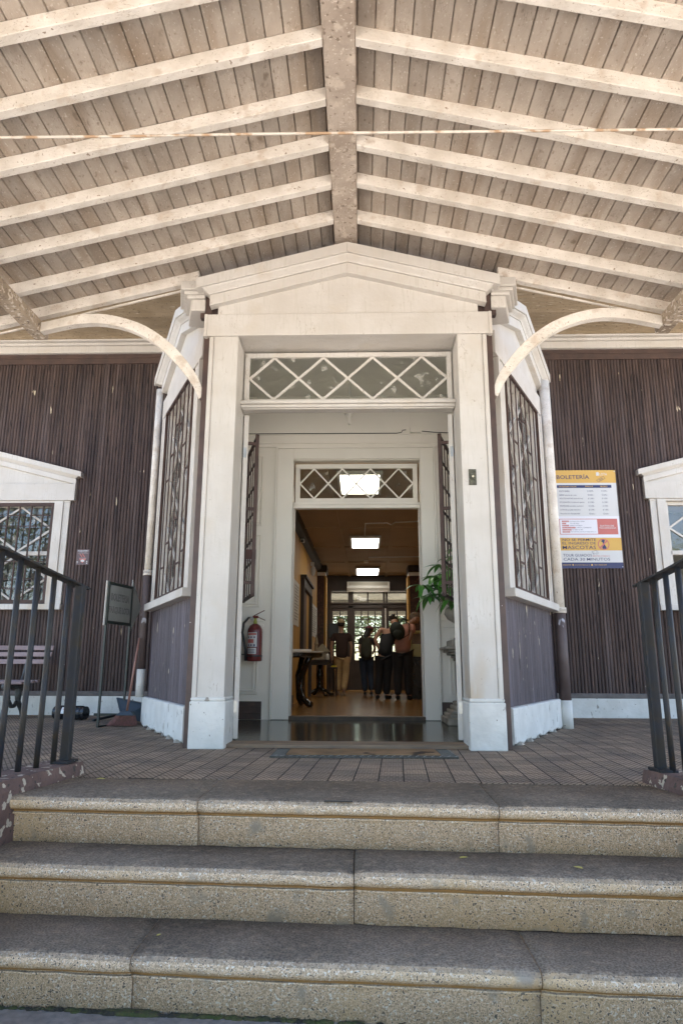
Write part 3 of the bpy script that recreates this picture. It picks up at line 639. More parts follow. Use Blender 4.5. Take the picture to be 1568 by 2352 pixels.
# ---- main facade
FM = Fr(0, 3.7)
wins = {-1: (-5.36, 1.16), 1: (5.46, 1.14)}
for s in (-1, 1):
    cx, hw = wins[s]; e = 2.25*s
    seed = 20+s
    for (a, b_, z0, z1) in [(e, cx-s*hw, .30, 5.16), (cx+s*hw, s*9, .30, 5.16), (cx-s*hw, cx+s*hw, .30, 1.5), (cx-s*hw, cx+s*hw, 3.0, 5.16)]:
        u0, u1 = min(a, b_), max(a, b_)
        ribs(FM, u0, u1, z0, z1, .0465, .017, .0, 10, seed).build('ribbed_cladding', brown, B); seed += 3
        mb = MB(FM); mb.box(u0, u1, -.12, -.004, z0-.3 if z0 == .30 else z0, z1); mb.build('wall', darkwall, B)
    mb = MB(FM); n = 20
    for i in range(n):
        a = e+(s*9-e)*i/n; b_ = e+(s*9-e)*(i+1)/n
        mb.box(min(a, b_), max(a, b_), -.02, .055+.003*(i % 2), 0, .25)
    mb.build('plinth', plinthm, B)
    mb = MB(FM); mb.box(min(e, s*9), max(e, s*9), -.02, .05, .25, .315); mb.build('plinth_capping', mk('grimy_ledge', (.17, .15, .14), (.10, .09, .085), .9, 8), B, bevel=.01)
    mb = MB(FM); mb.box(min(e, s*9), max(e, s*9), -.02, .035, 5.16, 5.32); mb.box(min(e, s*9), max(e, s*9), -.02, .045, 5.25, 5.275); mb.build('frieze_board', brown_flat, B)
    mb = MB(FM); mb.box(min(e, s*9), max(e, s*9), -.02, .09, 5.32, 5.43); mb.box(min(e, s*9), max(e, s*9), -.02, .13, 5.43, 5.47); mb.box(min(e, s*9), max(e, s*9), -.02, .19, 5.47, 5.50); mb.build('cornice', white, B, bevel=.012)
    # windows
    FW = Fr(cx, 3.7)
    win = bpy.data.objects.new('window', None); COL.objects.link(win); win.parent = B; win.location = (cx, 0, 1.4)
    zt = 3.0
    for q in (-1, 1): MB(FW).box(q*hw, q*(hw-.13), -.05, .06, 1.50, zt).box(q*(hw+.09), q*(hw+.0005), -.02, .04, 1.50, zt).build('jamb', white, win, bevel=.005)
    mb = MB(FW); mb.box(-hw-.16, hw+.16, -.02, .075, zt+.001, zt+.25); mb.box(-hw-.10, hw+.10, -.02, .05, zt-.03, zt+.001); mb.build('lintel', white, win, bevel=.006)
    mb = MB(FW); mb.box(-hw-.11, hw+.11, -.05, .10, 1.42, 1.499); mb.build('sill', white, win, bevel=.006)
    pedimented(FW, win, hw+.245, 3.42, tymp_hw=hw+.07, ztymp=3.25, scale=.72)
    iw = hw-.13
    f = MB(FW)
    mid = 2.235
    f.box(-iw, iw, -.09, -.02, mid-.03, mid+.03); f.box(-iw, -iw+.05, -.09, -.02, 1.5, zt-.03); f.box(iw-.05, iw, -.09, -.02, 1.5, zt-.03); f.box(-iw+.05, iw-.05, -.09, -.02, zt-.08, zt-.03)
    f.box(-.03, .03, -.09, -.02, mid+.03, zt-.08)
    if s < 0: f.box(-iw+.05, iw-.05, -.09, -.02, 1.5, 1.55); f.box(-.03, .03, -.09, -.02, 1.55, mid-.03)
    f.build('sash_frame', white, win, bevel=.004)
    panes = [(-iw+.05, -.03, mid+.03, zt-.08), (.03, iw-.05, mid+.03, zt-.08)]
    if s < 0: panes += [(-iw+.05, -.03, 1.55, mid-.03), (.03, iw-.05, 1.55, mid-.03)]
    for (a, b_, z0, z1) in panes:
        g = MB(FW); g.quad(FW(a, -.06, z0), FW(b_, -.06, z0), FW(b_, -.06, z1), FW(a, -.06, z1)); g.build('glass_pane', glass, win)
        bb = MB(FW); um = a+(b_-a)*.5; zm = (z0+z1)/2
        lst = []
        q = (b_-a)/2
        for (P, Q) in [((a, zm), (um, z1)), ((um, z1), (b_, zm)), ((a, zm), (um, z0)), ((um, z0), (b_, zm))]:
            pa, pc = FW(P[0], -.048+.0004*len(lst), P[1]), FW(Q[0], -.048+.0004*len(lst), Q[1]); lst.append(1)
            bb.bar(pa, pc, .018, .028, Vector((0, -1, 0)).cross(pc-pa))
        bb.build('lozenge_bars', white, win)
    if s < 0:
        gr = MB(FW); gr.box(-iw, -iw+.045, -.015, .045, 1.51, zt-.03); gr.box(iw-.045, iw, -.015, .045, 1.51, zt-.03); gr.box(-iw+.045, iw-.045, -.015, .045, zt-.075, zt-.03); gr.box(-iw+.045, iw-.045, -.015, .045, 1.51, 1.56)
        nb = 12
        for k in range(1, nb): u = -iw+2*iw*k/nb; gr.box(u-.009, u+.009, .012, .032, 1.55, zt-.07)
        for k in range(nb):
            u = -iw+2*iw*k/nb
            for zz in ([2.78, 2.1, 1.72][k % 2:] if k % 2 == 0 else [2.62, 1.85]): gr.box(u, u+2*iw/nb*1.6, .014, .028, zz, zz+.014)
        gr.build('security_grille', grillem, win)
# eave soffit of horizontal boards, roof slab and side/back walls
mb = MB(); pb = .11; y = 3.68
while y > .85:
    mb.box(-9.5, 9.5, y-pb+.012, y, 5.502+.003*random.random(), 5.53); y -= pb
mb.build('eave_soffit', soffitm, B)
mb = MB(); mb.hexa([(-9.6, .75, 5.535), (9.6, .75, 5.535), (9.6, 16, 5.535), (-9.6, 16, 5.535), (-9.6, .75, 5.7), (9.6, .75, 5.7), (9.6, 16, 5.7), (-9.6, 16, 5.7)]); mb.build('roof', mk('roof_sheet', (.2, .09, .06), None, .7), B)
mb = MB(); mb.box(-9.1, -9.0, 3.6, 15, 0, 5.5); mb.box(9.0, 9.1, 3.6, 15, 0, 5.5)
mb.box(-9, -1.6, 14.6, 14.7, 0, 5.5); mb.box(2.2, 9, 14.6, 14.7, 0, 5.5); mb.build('outer_wall', darkwall, B)
# rooms beside the hall, seen through the facade windows
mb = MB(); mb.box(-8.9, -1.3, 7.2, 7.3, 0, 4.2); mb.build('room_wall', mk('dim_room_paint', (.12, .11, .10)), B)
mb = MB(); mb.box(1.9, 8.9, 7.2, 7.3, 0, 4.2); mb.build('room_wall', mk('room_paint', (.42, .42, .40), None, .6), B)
mb = MB(); mb.box(-8.9, -1.3, 3.85, 7.2, 3.6, 3.7); mb.box(1.9, 8.9, 3.85, 7.2, 3.6, 3.7); mb.build('room_ceiling', white_wall, B)
# serving shelf at the right window
mb = MB(); mb.box(4.52, 6.7, 3.30, 3.70, 1.375, 1.42)
sh = mb.build('serving_shelf', rosewood, B, bevel=.006)
mb = MB(Fr(4.72, 3.7, 1, 0, 0, -1)); mb.prism([(.0, 1.37), (.34, 1.37), (.30, 1.28), (.16, 1.12), (.06, .95), (.03, .78), (.0, .78)], 0, .05, ax='oz')
mb.build('shelf_bracket', mk('orange_varnish', (.28, .08, .03), None, .4), sh)

# ---- inner wall of the vestibule
FI = Fr(0, 2.7)
V = bpy.data.objects.new('vestibule', None); COL.objects.link(V); V.parent = B; V.location = (0, -2.0, 0)
mb = MB(FI)
mb.box(-2.35, -.755, -.14, 0, 0, 4.2); mb.box(.89, 2.35, -.14, 0, 0, 4.2); mb.box(-.755, .89, -.14, 0, 3.30, 4.2); mb.build('inner_wall', white_wall, V)
mb = MB(FI); mb.box(-.965, -.757, .0, .035, .03, 3.45); mb.box(.892, 1.065, .0, .035, .03, 3.45); mb.box(-.757, .892, .0, .035, 3.31, 3.45)
mb.box(-.99, -.9655, .0, .05, .03, 3.47); mb.box(1.0655, 1.09, 0, .05, .03, 3.47); mb.box(-.9655, 1.0655, 0, .05, 3.4505, 3.47); mb.build('inner_casing', white_wall, V, bevel=.005)
mb = MB(FI); mb.box(-2.3, 2.3, .0, .02, 3.475, 3.52); mb.box(-2.3, 2.3, .0, .03, 3.52, 3.535); mb.box(-2.3, 2.3, 0, .012, 3.645, 3.66); mb.build('wall_moulding', white_wall, V, bevel=.004)
mb = MB(FI); mb.box(1.095, 2.2, 0, .028, .03, .24); mb.build('baseboard', brown_flat, V, bevel=.004)
mb = MB(FI); mb.box(-2.2, -1.09, 0, .028, .03, .24); mb.box(-2.3, -1.09, 0, .034, .1, .115); mb.box(-2.3, -1.09, 0, .034, .175, .185); mb.build('baseboard', brown_flat, V, bevel=.004)
# raised panel mouldings
def rim(u0, u1, z0, z1, w_, o1):
    mb.box(u0, u1, 0, o1, z0, z0+w_); mb.box(u0, u1, 0, o1, z1-w_, z1); mb.box(u0, u0+w_, 0, o1, z0+w_, z1-w_); mb.box(u1-w_, u1, 0, o1, z0+w_, z1-w_)
for s in (-1, 1):
    for (z0, z1) in ((2.42, 3.36), (1.38, 2.30), (.32, 1.02)):
        a, b_ = (-1.9, -1.15) if s < 0 else (1.2, 1.95)
        mb = MB(FI); rim(a, b_, z0, z1, .016, .022); rim(a+.035, b_-.035, z0+.035, z1-.035, .024, .032); mb.build('panel_moulding', white_wall, V, bevel=.003)
    a, b_ = (-2.3, -1.09) if s < 0 else (1.095, 2.3); mb = MB(FI)
    mb.box(a, b_, 0, .02, 1.13, 1.165); mb.box(a, b_, 0, .012, 1.20, 1.215); mb.box(a, b_, 0, .012, 1.10, 1.112); mb.build('dado_rail', white_wall, V, bevel=.003)
transom(Fr(0, 2.78), V, -.675, .805, 2.80, 3.205, 0, 4, fr=.06, wb=.018, gm_=glass_dirty, bars=white_wall)
mb = MB(FI); mb.box(-.753, .888, -.13, -.03, 2.66, 2.738); mb.box(-.753, .888, -.13, -.015, 2.70, 2.725); mb.build('inner_transom_bar', white_wall, V, bevel=.006)
MB(FI).box(-.753, -.735, -.14, -.02, .07, 2.66).build('inner_door_jamb', white, V); MB(FI).box(.868, .886, -.14, -.02, .07, 2.66).build('inner_door_jamb', white, V)
mb = MB(FI); mb.box(-.97, 1.07, -.14, .03, .0, .068); mb.build('inner_threshold', mk('dark_sill', (.10, .065, .04), (.05, .035, .025), .6, 9), V, bevel=.004)
VP_ = [(-1.28, .05), (1.28, .05), (1.30, .30), (2.24, 2.12), (2.24, 2.70), (-2.24, 2.70), (-2.24, 2.12), (-1.30, .30)]
mb = MB(); mb.prism(VP_, 4.2, 4.27, ax='xy'); mb.build('vestibule_ceiling', white_wall, V)
mb = MB(); mb.box(-2.26, 2.26, 3.69, 3.80, 4.2001, 5.5); mb.build('upper_wall', brown_flat, V)
mb = MB(); mb.prism([(-2.24, 2.70), (2.24, 2.70), (2.24, 3.69), (-2.24, 3.69)], 4.2, 4.27, ax='xy'); mb.build('bay_roof', brown_flat, V)
o = MB().prism([(-1.0, .32), (1.0, .32)]+[(x*.97, y) for x, y in VP_[3:]][:0]+[(1.05, .36), (1.27, .40), (2.15, 2.12), (2.15, 2.70), (-2.15, 2.70), (-2.15, 2.12), (-1.27, .40), (-1.05, .36)], -.01, .026, ax='xy').build('vestibule_floor', vestm); tag(o, kind='structure')
o = MB().box(-1.3, 2.1, 2.7, 15, -.02, .0035).build('hall_floor', woodfl); tag(o, kind='structure')
# cable along the inner wall, conduit, junction box and bare lamp
wire = MB(); zz = 3.668
wire.tube([(-1.6, 2.688, 3.668), (.60, 2.688, 3.664), (.66, 2.68, 3.672), (.675, 2.675, 3.70), (.72, 2.672, 3.705)], .0055, 6).tube([(.93, 2.672, 3.685), (1.1, 2.684, 3.672), (1.5, 2.688, 3.655)], .0055, 6)
tag(wire.build('electric_cable', black), 'thin black cable running along the vestibule wall above the inner doorway', 'cable')
jb = thing('junction_box', (.83, 2.68, 3.66), 'small white junction box on the vestibule wall above the inner doorway', 'junction box')
MB(FI).box(.775, .915, 0, .05, 3.665, 3.735).build('cover', white_wall, jb, bevel=.006)
MB(FI).box(.935-.01, .955, 0, .018, .24, 3.66).box(.77, .785, 0, .018, 3.735, 4.2).build('conduit', white_wall, jb)
lamp = thing('ceiling_lamp_holder', (-.02, 2.3, 4.2), 'white lamp holder hanging before the upper wall of the vestibule', 'lamp')
MB().tube([(-.02, 2.3, 4.2), (-.02, 2.3, 3.80)], .012, 8).build('stem', white_wall, lamp)
MB().lathe((-.02, 2.3, 0), [(.05, 3.80), (.055, 3.775), (.03, 3.755), (.018, 3.74), (.018, 3.69), (.022, 3.66), (.012, 3.645)], 14).build('holder', white_wall, lamp, smooth=True)

# ---- hall
H = bpy.data.objects.new('hall', None); COL.objects.link(H); H.parent = B; H.location = (0, 4.0, 0)
HC = 3.25
def hx(y): return .016*(y-6)       # the hall drifts slightly to the right with depth
mb = MB(); mb.hexa([(-1.28, 2.84, 0), (-1.12, 2.84, 0), (-1.0, 14, 0), (-1.2, 14, 0), (-1.28, 2.84, HC), (-1.12, 2.84, HC), (-1.0, 14, HC), (-1.2, 14, HC)]); mb.build('ochre_wall', ochre, H)
mb = MB(); mb.hexa([(1.62, 2.84, 0), (1.8, 2.84, 0), (1.95, 14, 0), (1.8, 14, 0), (1.62, 2.84, HC), (1.8, 2.84, HC), (1.95, 14, HC), (1.8, 14, HC)]); mb.build('ochre_wall', ochre, H)
mb = MB(); mb.box(-1.3, 2.0, 2.84, 14.2, HC, HC+.1); mb.build('hall_ceiling', hallceil, H)
mb = MB()
for (xa, xb) in ((-.365, -.20), (.665, .86)):
    mb.hexa([(xa-.04, 2.9, HC-.025), (xa+.04, 2.9, HC-.025), (xb+.04, 14, HC-.025), (xb-.04, 14, HC-.025), (xa-.04, 2.9, HC+.01), (xa+.04, 2.9, HC+.01), (xb+.04, 14, HC+.01), (xb-.04, 14, HC+.01)])
for y in (4.7, 6.85, 9.0, 11.25, 13.3): mb.box(-1.2, 1.9, y-.035, y+.035, HC-.022, HC+.01)
mb.build('ceiling_batten', hallceil, H)
mb = MB(); mb.hexa([(-1.13, 2.9, 3.08), (-1.0, 2.9, 3.14), (-.9, 14, 3.14), (-1.02, 14, 3.08), (-1.13, 2.9, HC), (-.97, 2.9, HC), (-.87, 14, HC), (-1.02, 14, HC)]); mb.build('crown_moulding', darkwood, H)
mb = MB(); mb.box(-1.12, -1.08, 3, 11.7, 0, .16); mb.build('baseboard', darkwood, H)
for (x0, x1) in ((-1.09, -.84), (1.40, 1.75)):
    mb = MB(); mb.box(x0, x1, 11.9, 12.35, 0, 2.98)
    p = mb.build('pilaster', redpil, H)
    sx = x1 if x0 < 0 else x0
    MB().box(sx-.001 if x0 < 0 else sx-.05, sx+.05 if x0 < 0 else sx+.001, 11.93, 12.5, 0, 2.98).build('side_strip', ochre, p)
    MB().box(x0-.03, x1+.03, 11.85, 12.4, 2.981, 3.07).build('collar', white_wall, p)
    MB().box(x0-.05, x1+.08 if x0 < 0 else x1+.05, 11.80, 12.45, 3.071, HC).build('capital', darkwood, p, bevel=.02)
# side door & posters on left wall
LWX = lambda y: -1.12+.0107*(y-2.84)
mb = MB(); y0, y1 = 7.55, 9.65
for (a, b_) in ((y0, y0+.16), (y1-.16, y1)): mb.box(LWX(a)-.05, LWX(a)+.07, a, b_, 0, 2.2)
mb.box(LWX(y0)-.05, LWX(y0)+.075, y0, y1, 2.2, 2.38); mb.box(LWX(y0)-.05, LWX(y0)+.12, y0-.05, y1+.05, 2.38, 2.43)
sd_ = mb.build('side_door', darkwood, H); MB().box(LWX(8)-.02, LWX(8)+.01, y0+.16, y1-.16, 0, 2.2).build('door_panel', redpil, sd_)
# far wall
FF = Fr(0, 13.9)
mb = MB(FF); mb.box(-1.2, -.80, -.2, 0, 0, HC); mb.box(1.5, 2.0, -.2, 0, 0, HC); mb.box(-.80, 1.5, -.2, 0, 2.80, HC); mb.box(-.8, 1.5, -.15, .05, 2.42, 2.46)
mb.box(-.80, 1.5, -.12, 0, 2.38, 2.44); mb.build('far_wall', darkwall, H)
mb = MB(FF)
for x in (-.80, -.25, -.165, .76, .84, 1.44): mb.box(x, x+(.06 if x != -.25 else .0845), -.1, .02, 0, 2.8)
mb.box(-.74, 1.44, -.1, .02, 2.3, 2.38)
mb.box(.30, .345, -.06, 0, 2.44, 2.8)
fw_ = mb.build('door_frame', darkwall, H, bevel=.004)
MB(FF).quad(FF(-.75, -.05, 2.44), FF(1.45, -.05, 2.44), FF(1.45, -.05, 2.8), FF(-.75, -.05, 2.8)).build('transom_glass', glass_hall, fw_)
for (a, b_, nc, g0, g1) in ((-.745, -.248, 2, -.70, -.27), (-.108, .762, 4, -.055, .715), (.90, 1.44, 2, .93, 1.40)):
    mb = MB(FF); mb.box(a, g0, -.07, -.01, 0, 2.3); mb.box(g1, b_, -.07, -.01, 0, 2.3); mb.box(g0, g1, -.07, -.01, 2.22, 2.3); mb.box(g0, g1, -.07, -.01, 0, .18); mb.box(g0, g1, -.07, -.01, .67, .83); mb.box(g0, g1, -.055, -.035, .18, .67); mb.box(g0+.05, g1-.05, -.035, -.02, .23, .62)
    rows = 6
    for k in range(1, rows): z = .83+(2.22-.83)*k/rows; mb.box(g0, g1, -.055, -.03, z-.017, z+.017)
    for k in range(1, nc): u = g0+(g1-g0)*k/nc; mb.box(u-.015, u+.015, -.057, -.028, .83, 2.22)
    dd = mb.build('glazed_door', darkwall, H)
    MB(FF).quad(FF(g0, -.045, .83), FF(g1, -.045, .83), FF(g1, -.045, 2.22), FF(g0, -.045, 2.22)).build('glass_pane', glass_hall, dd)

# ================================================================== PORCH CANOPY
CN = thing('porch_canopy', (0, -2.5, GZ), 'pitched timber canopy with cream rafters under aged boards sheltering the stairs', 'canopy')
CS = .245; ZR = 4.62; YF, YB = -4.7, .13
def cz(x, up_=0.): return ZR+up_-CS*abs(x)
for s in (-1, 1):
    mb = MB(); rg = random.Random(31+s); x = .0; bw = .118
    rows = []
    while x < 3.75:
        dz = rg.uniform(-.003, .003); x1 = x+bw
        for (xx, dd) in ((x+.0001, .016), (x+.006, .001), (x+.010, 0), (x1-.006, 0), (x1-.001, .016)): rows.append((xx, dd+dz))
        x = x1
    A = []; nY = 2
    for (xx, dd) in rows:
        A.append([mb.bm.verts.new((s*xx-.012, yy, cz(xx, .105)+dd)) for yy in (YF, YB)])
    for a, b in zip(A, A[1:]): mb.bm.faces.new([a[0], a[1], b[1], b[0]])
    mb.build('board_ceiling', boardm, CN)
    mb = MB(); mb.hexa([(0, YF-.2, cz(0, .15)), (s*3.95, YF-.2, cz(3.95, .15)), (s*3.95, YB+.05, cz(3.95, .15)), (0, YB+.05, cz(0, .15)), (0, YF-.2, cz(0, .20)), (s*3.95, YF-.2, cz(3.95, .2)), (s*3.95, YB+.05, cz(3.95, .2)), (0, YB+.05, cz(0, .2))])
    mb.build('roof_sheet', mk('zinc_sheet', (.3, .28, .26), None, .5), CN)
mb = MB(); mb.hexa([(-.118, YF, 4.60), (.094, YF, 4.60), (.094, -.0, 4.60), (-.118, -.0, 4.60), (-.118, YF, 4.74), (.094, YF, 4.74), (.094, 0, 4.74), (-.118, 0, 4.74)])
rbm = mb.build('ridge_beam', ridgem, CN, bevel=.008)
ry = [-.405, -.87, -1.30, -1.745, -2.21, -2.67, -3.12, -3.58, -4.03, -4.48]
def rafter(s, y, x0=.105, x1=3.72, h0=0., h1=.104, wy=.066, seed=0):
    rg = random.Random(seed); mb = MB(); n = 26; rows = []
    for i in range(n+1):
        x = x0+(x1-x0)*i/n; j = lambda a: rg.uniform(-a, a)
        sg = .006*math.sin(x*1.1+seed)
        rows.append([mb.bm.verts.new((s*x, y+yy+j(.0016)+sg, cz(x, hh)+j(.0012))) for yy, hh in ((-wy/2, h0+.004), (-wy/2+.004, h0), (wy/2-.004, h0), (wy/2, h0+.004), (wy/2, h1), (-wy/2, h1))])
    for a, b in zip(rows, rows[1:]):
        for k in range(6): mb.bm.faces.new([a[k], a[(k+1) % 6], b[(k+1) % 6], b[k]])
    mb.bm.faces.new(rows[0]); mb.bm.faces.new(rows[-1][::-1])
    return mb.build('rafter', white_raft, CN)
for k, y in enumerate(ry):
    for s in (-1, 1): rafter(s, y, x0=.096 if s > 0 else .120, seed=k*3+s)
for s in (-1, 1):
    rafter(s, .03, x0=1.43, seed=90+s, wy=.07)
    r_ = rafter(s, .10, x0=1.43, h0=-.012, h1=.0, wy=.025, seed=93+s); r_.name = 'trim_strip'
    # eave beam carried by the bracket
    mb = MB(); mb.hexa([(s*2.93, -4.6, 3.765), (s*3.06, -4.6, 3.765), (s*3.06, .20, 3.765), (s*2.93, .20, 3.765), (s*2.93, -4.6, 3.885), (s*3.06, -4.6, 3.86), (s*3.06, .20, 3.86), (s*2.93, .20, 3.885)])
    mb.build('eave_beam', mk('raw_weathered_beam', (.40, .325, .245), (.22, .17, .12), .85, 4, 10, bump=.9, bscale=30, bdist=.012, spots=[((.58, .51, .43), 24, .56, .06), ((.15, .11, .08), 30, .60, .06)]), CN, bevel=.008)
    # curved bracket: quarter arc
    outer = [(1.325, 3.103), (1.378, 3.257), (1.477, 3.412), (1.655, 3.616), (1.877, 3.787), (2.095, 3.886), (2.355, 3.944), (2.61, 3.933), (2.777, 3.894), (2.93, 3.86)]
    inner = [(1.37, 3.065), (1.447, 3.215), (1.56, 3.37), (1.72, 3.545), (1.905, 3.69), (2.11, 3.79), (2.35, 3.845), (2.58, 3.838), (2.76, 3.805), (2.93, 3.765)]
    def smooth_(P, m=5):
        out = []
        for i in range(len(P)-1):
            p0, p1, p2, p3 = [Vector(P[min(max(j, 0), len(P)-1)]) for j in (i-1, i, i+1, i+2)]
            for k in range(m):
                t = k/m; out.append(.5*((2*p1)+(p2-p0)*t+(2*p0-5*p1+4*p2-p3)*t*t+(3*p1-p0-3*p2+p3)*t**3))
        return [tuple(q) for q in out]+[P[-1]]
    outer, inner = smooth_(outer), smooth_(inner)
    mb = MB(); rows = []
    for (a, b), (c, d) in zip(outer, inner): rows.append([mb.bm.verts.new(q) for q in [(s*a, .02, b), (s*c, .02, d), (s*c, .10, d), (s*a, .10, b)]])
    for a, b in zip(rows, rows[1:]):
        for k in range(4): mb.bm.faces.new([a[k], a[(k+1) % 4], b[(k+1) % 4], b[k]])
    mb.bm.faces.new(rows[0]); mb.bm.faces.new(rows[-1][::-1]); mb.build('curved_bracket', white_raft, CN, bevel=.004)
    for y in (-4.45,):
        mb = MB(); mb.box(s*2.995-.07, s*2.995+.07, y-.07, y+.07, GZ, 3.765); mb.build('post', white_raft, CN, bevel=.008)
# tie rod
a = at(-60, 316.5, Z=3.84); b = at(300, 313.0, Z=3.84); c = at(560, 308.3, Z=3.84); d = at(1640, 296, Z=3.84)
dirv = (b-a).normalized(); a = a-dirv*((a.x+2.98)/dirv.x); dirv = (d-c).normalized(); d = d+dirv*((2.98-d.x)/dirv.x)
MB().tube([a, b, c, (c+d)/2, d], .0085, 8).build('tie_rod', mk('rusty_rod', (.58, .53, .46), (.38, .25, .15), .7, 9, 8, lo=.40, hi=.52, bump=.4, bscale=80), CN, smooth=True)

# ================================================================== DOWNPIPES
def pipe(name_lab, pts, pts2, pts3, r):
    t = thing('downpipe', (pts[0][0], pts[0][1], 0), name_lab, 'downpipe')
    MB().tube(pts, r, 16).build('upper_pipe', white_raft, t, smooth=True)
    MB().tube(pts2, r*1.06, 16).build('lower_pipe', mk('pipe_brown_peeling', (.10, .075, .072), (.08, .055, .05), .6, 6, spots=[((.45, .44, .46), 6, .62, .02, (1, 1, .5))]), t, smooth=True)
    MB().tube(pts3, r*1.12, 16).build('pipe_foot', plinthm, t, smooth=True)
    for z in (pts[-1][2]-.02, pts2[0][2]): MB().tube([(pts[0][0], pts[0][1], z-.02), (pts[0][0], pts[0][1], z+.02)], r*1.25, 16).build('collar', white_raft, t, smooth=True)
    return t
pipe('slim downpipe with peeling paint at the left corner of the bay, behind the broom', [(-2.40, 2.10, 4.05), (-2.40, 2.10, 1.74)], [(-2.40, 2.10, 1.74), (-2.40, 2.10, .62)], [(-2.40, 2.10, .62), (-2.40, 2.10, .31)], .042)
pipe('thick downpipe at the right corner of the bay beside the ticket price board', [(2.385, 2.05, 4.10), (2.385, 2.05, 1.30)], [(2.385, 2.05, 1.30), (2.385, 2.05, .30)], [(2.385, 2.05, .30), (2.385, 2.05, 0)], .062)

# ================================================================== TICKET PRICE BOARD
FB = Fr(2.895, 3.7)
tb = thing('price_board', (3.3, 3.66, 2.0), 'printed ticket price board with mustard bands on the ribbed wall beside the right downpipe', 'sign')
W_, H_, Z0 = .885, 1.425, 2.004
def U(u): return u*W_
def Zv(v): return Z0+H_*(1-v)
flat = lambda n, c: mk(n, c, tuple(x*.97 for x in c), .45, 2)
navy, mustard, signwhite, salmon, lav = flat('navy_print', (.02, .025, .10)), flat('mustard_print', (.62, .37, .075)), flat('white_print', (.60, .60, .60)), flat('salmon_print', (.50, .14, .12)), flat('pale_print', (.70, .70, .76))
MB(FB).box(0, W_, .022, .034, Z0, Z0+H_).build('panel', signwhite, tb)
def band(nm, m, u0, u1, v0, v1, o=.0345): return MB(FB).box(U(u0), U(u1), .03, o, Zv(v1), Zv(v0)).build(nm, m, tb)
band('mustard_band', mustard, 0, 1, 0, .133); band('header_bar', navy, .045, .92, .155, .185, .0352)
band('pale_band', lav, 0, 1, .477, .695, .0348); band('mustard_band', mustard, 0, 1, .695, .823); band('navy_footer', navy, 0, 1, .942, 1.0)
band('salmon_frame', salmon, .045, .965, .503, .662, .0356); band('pale_field', lav, .055, .645, .509, .656, .0362)
T = MB(FB)
text(T, 'BOLETERÍA', U(.05), U(.575), Zv(.092), Zv(.041), .0365, .005)
rows = [('ADULTO GENERAL', .17, '$ 5.000.-', '$ 2.000.-'), ('NIÑOS menores de 6 años', .275, 'Gratis.-', 'Gratis.-'), ('ADULTOS MAYORES (desde 60 años)', .375, '$ 2.500.-', '$ 1.000.-'), ('ESTUDIANTES (c/credencial vigente)', .39, '$ 2.500.-', '$ 1.000.-'),
        ('PROFESORES (acreditar profesión)', .37, '$ 2.500.-', '$ 1.000.-'), ('LOTINOS (acreditar domicilio)', .32, '$ 2.000.-', '$ 1.000.-'), ('Personas con discapacidad', .305, 'Gratis.-', 'Gratis.-')]
for k, (a, wd, p1, p2) in enumerate(rows):
    v = .214+.0388*k; text(T, a, U(.075), U(.075+wd), Zv(v+.013), Zv(v-.004), .0358)
    text(T, p1, U(.53), U(.63), Zv(v+.012), Zv(v-.004), .0358); text(T, p2, U(.755), U(.85), Zv(v+.012), Zv(v-.004), .0358)
for k, (a, u0, wd) in enumerate([('FUNDACIÓN CEPAS', .215, .23), ('75.218.190-4', .215, .14), ('BANCO ESTADO', .215, .19), ('CUENTA CORRIENTE', .305, .24), ('53 9000 10 997', .24, .17), ('VENTASCIRCUITOLOTA@CEPAS.CL', .21, .41)]):
    v = .528+.0215*k; text(T, a, U(u0), U(u0+wd), Zv(v+.006), Zv(v-.005), .0368)
text(T, 'NO SE PERMITE', U(.075), U(.605), Zv(.728), Zv(.703), .0365, .003); text(T, 'EL INGRESO DE', U(.07), U(.60), Zv(.763), Zv(.738), .0365, .003); text(T, 'MASCOTAS', U(.07), U(.595), Zv(.810), Zv(.775), .0365, .004)
text(T, 'TOUR GUIADOS', U(.07), U(.52), Zv(.884), Zv(.857), .0358, .003); text(T, 'CADA 30 MINUTOS', U(.07), U(.80), Zv(.924), Zv(.896), .0358, .002)
# ticket, megaphone and dog pictograms
def line(mb, pts, r, close=False):
    P = [(U(a), Zv(b)) for a, b in pts]
    for (a, b), (c, d) in zip(P, P[1:]+(P[:1] if close else [])):
        L = math.hypot(c-a, d-b) or 1; nx, nz = -(d-b)/L*r, (c-a)/L*r
        mb.bm.faces.new([mb.bm.verts.new(FB(*q)) for q in [(a+nx, .0366, b+nz), (c+nx, .0366, d+nz), (c-nx, .0366, d-nz), (a-nx, .0366, b-nz)]])
line(T, [(.69, .105), (.80, .064), (.83, .086), (.72, .125)], .0018, True); line(T, [(.73, .103), (.79, .083)], .003); line(T, [(.735, .112), (.80, .09)], .0015)
line(T, [(.525, .832), (.56, .830), (.60, .818), (.602, .862), (.56, .848), (.53, .848)], .0018, True); line(T, [(.54, .848), (.555, .866)], .003); line(T, [(.612, .832), (.625, .824)], .0015); line(T, [(.614, .842), (.63, .842)], .0015); line(T, [(.612, .852), (.625, .858)], .0015)
T.build('lettering', navy, tb)
T = MB(FB); dogp = [(.685, .728), (.70, .716), (.725, .714), (.745, .724), (.73, .738), (.728, .752), (.745, .775), (.76, .795), (.752, .807), (.70, .807), (.692, .795), (.705, .775), (.708, .752), (.702, .738), (.688, .737)]
T.prism([(U(a), Zv(b)) for a, b in dogp], .035, .0362); T.build('dog_pictogram', navy, tb)
T = MB(FB); cx_, cz_ = U(.717), Zv(.762); R1, R2 = .080, .068
for k in range(28):
    a, b = 2*math.pi*k/28, 2*math.pi*(k+1)/28
    T.bm.faces.new([T.bm.verts.new(FB(cx_+r_*math.cos(t)*1.0, .037, cz_+r_*math.sin(t)*1.0)) for r_, t in ((R2, a), (R1, a), (R1, b), (R2, b))])
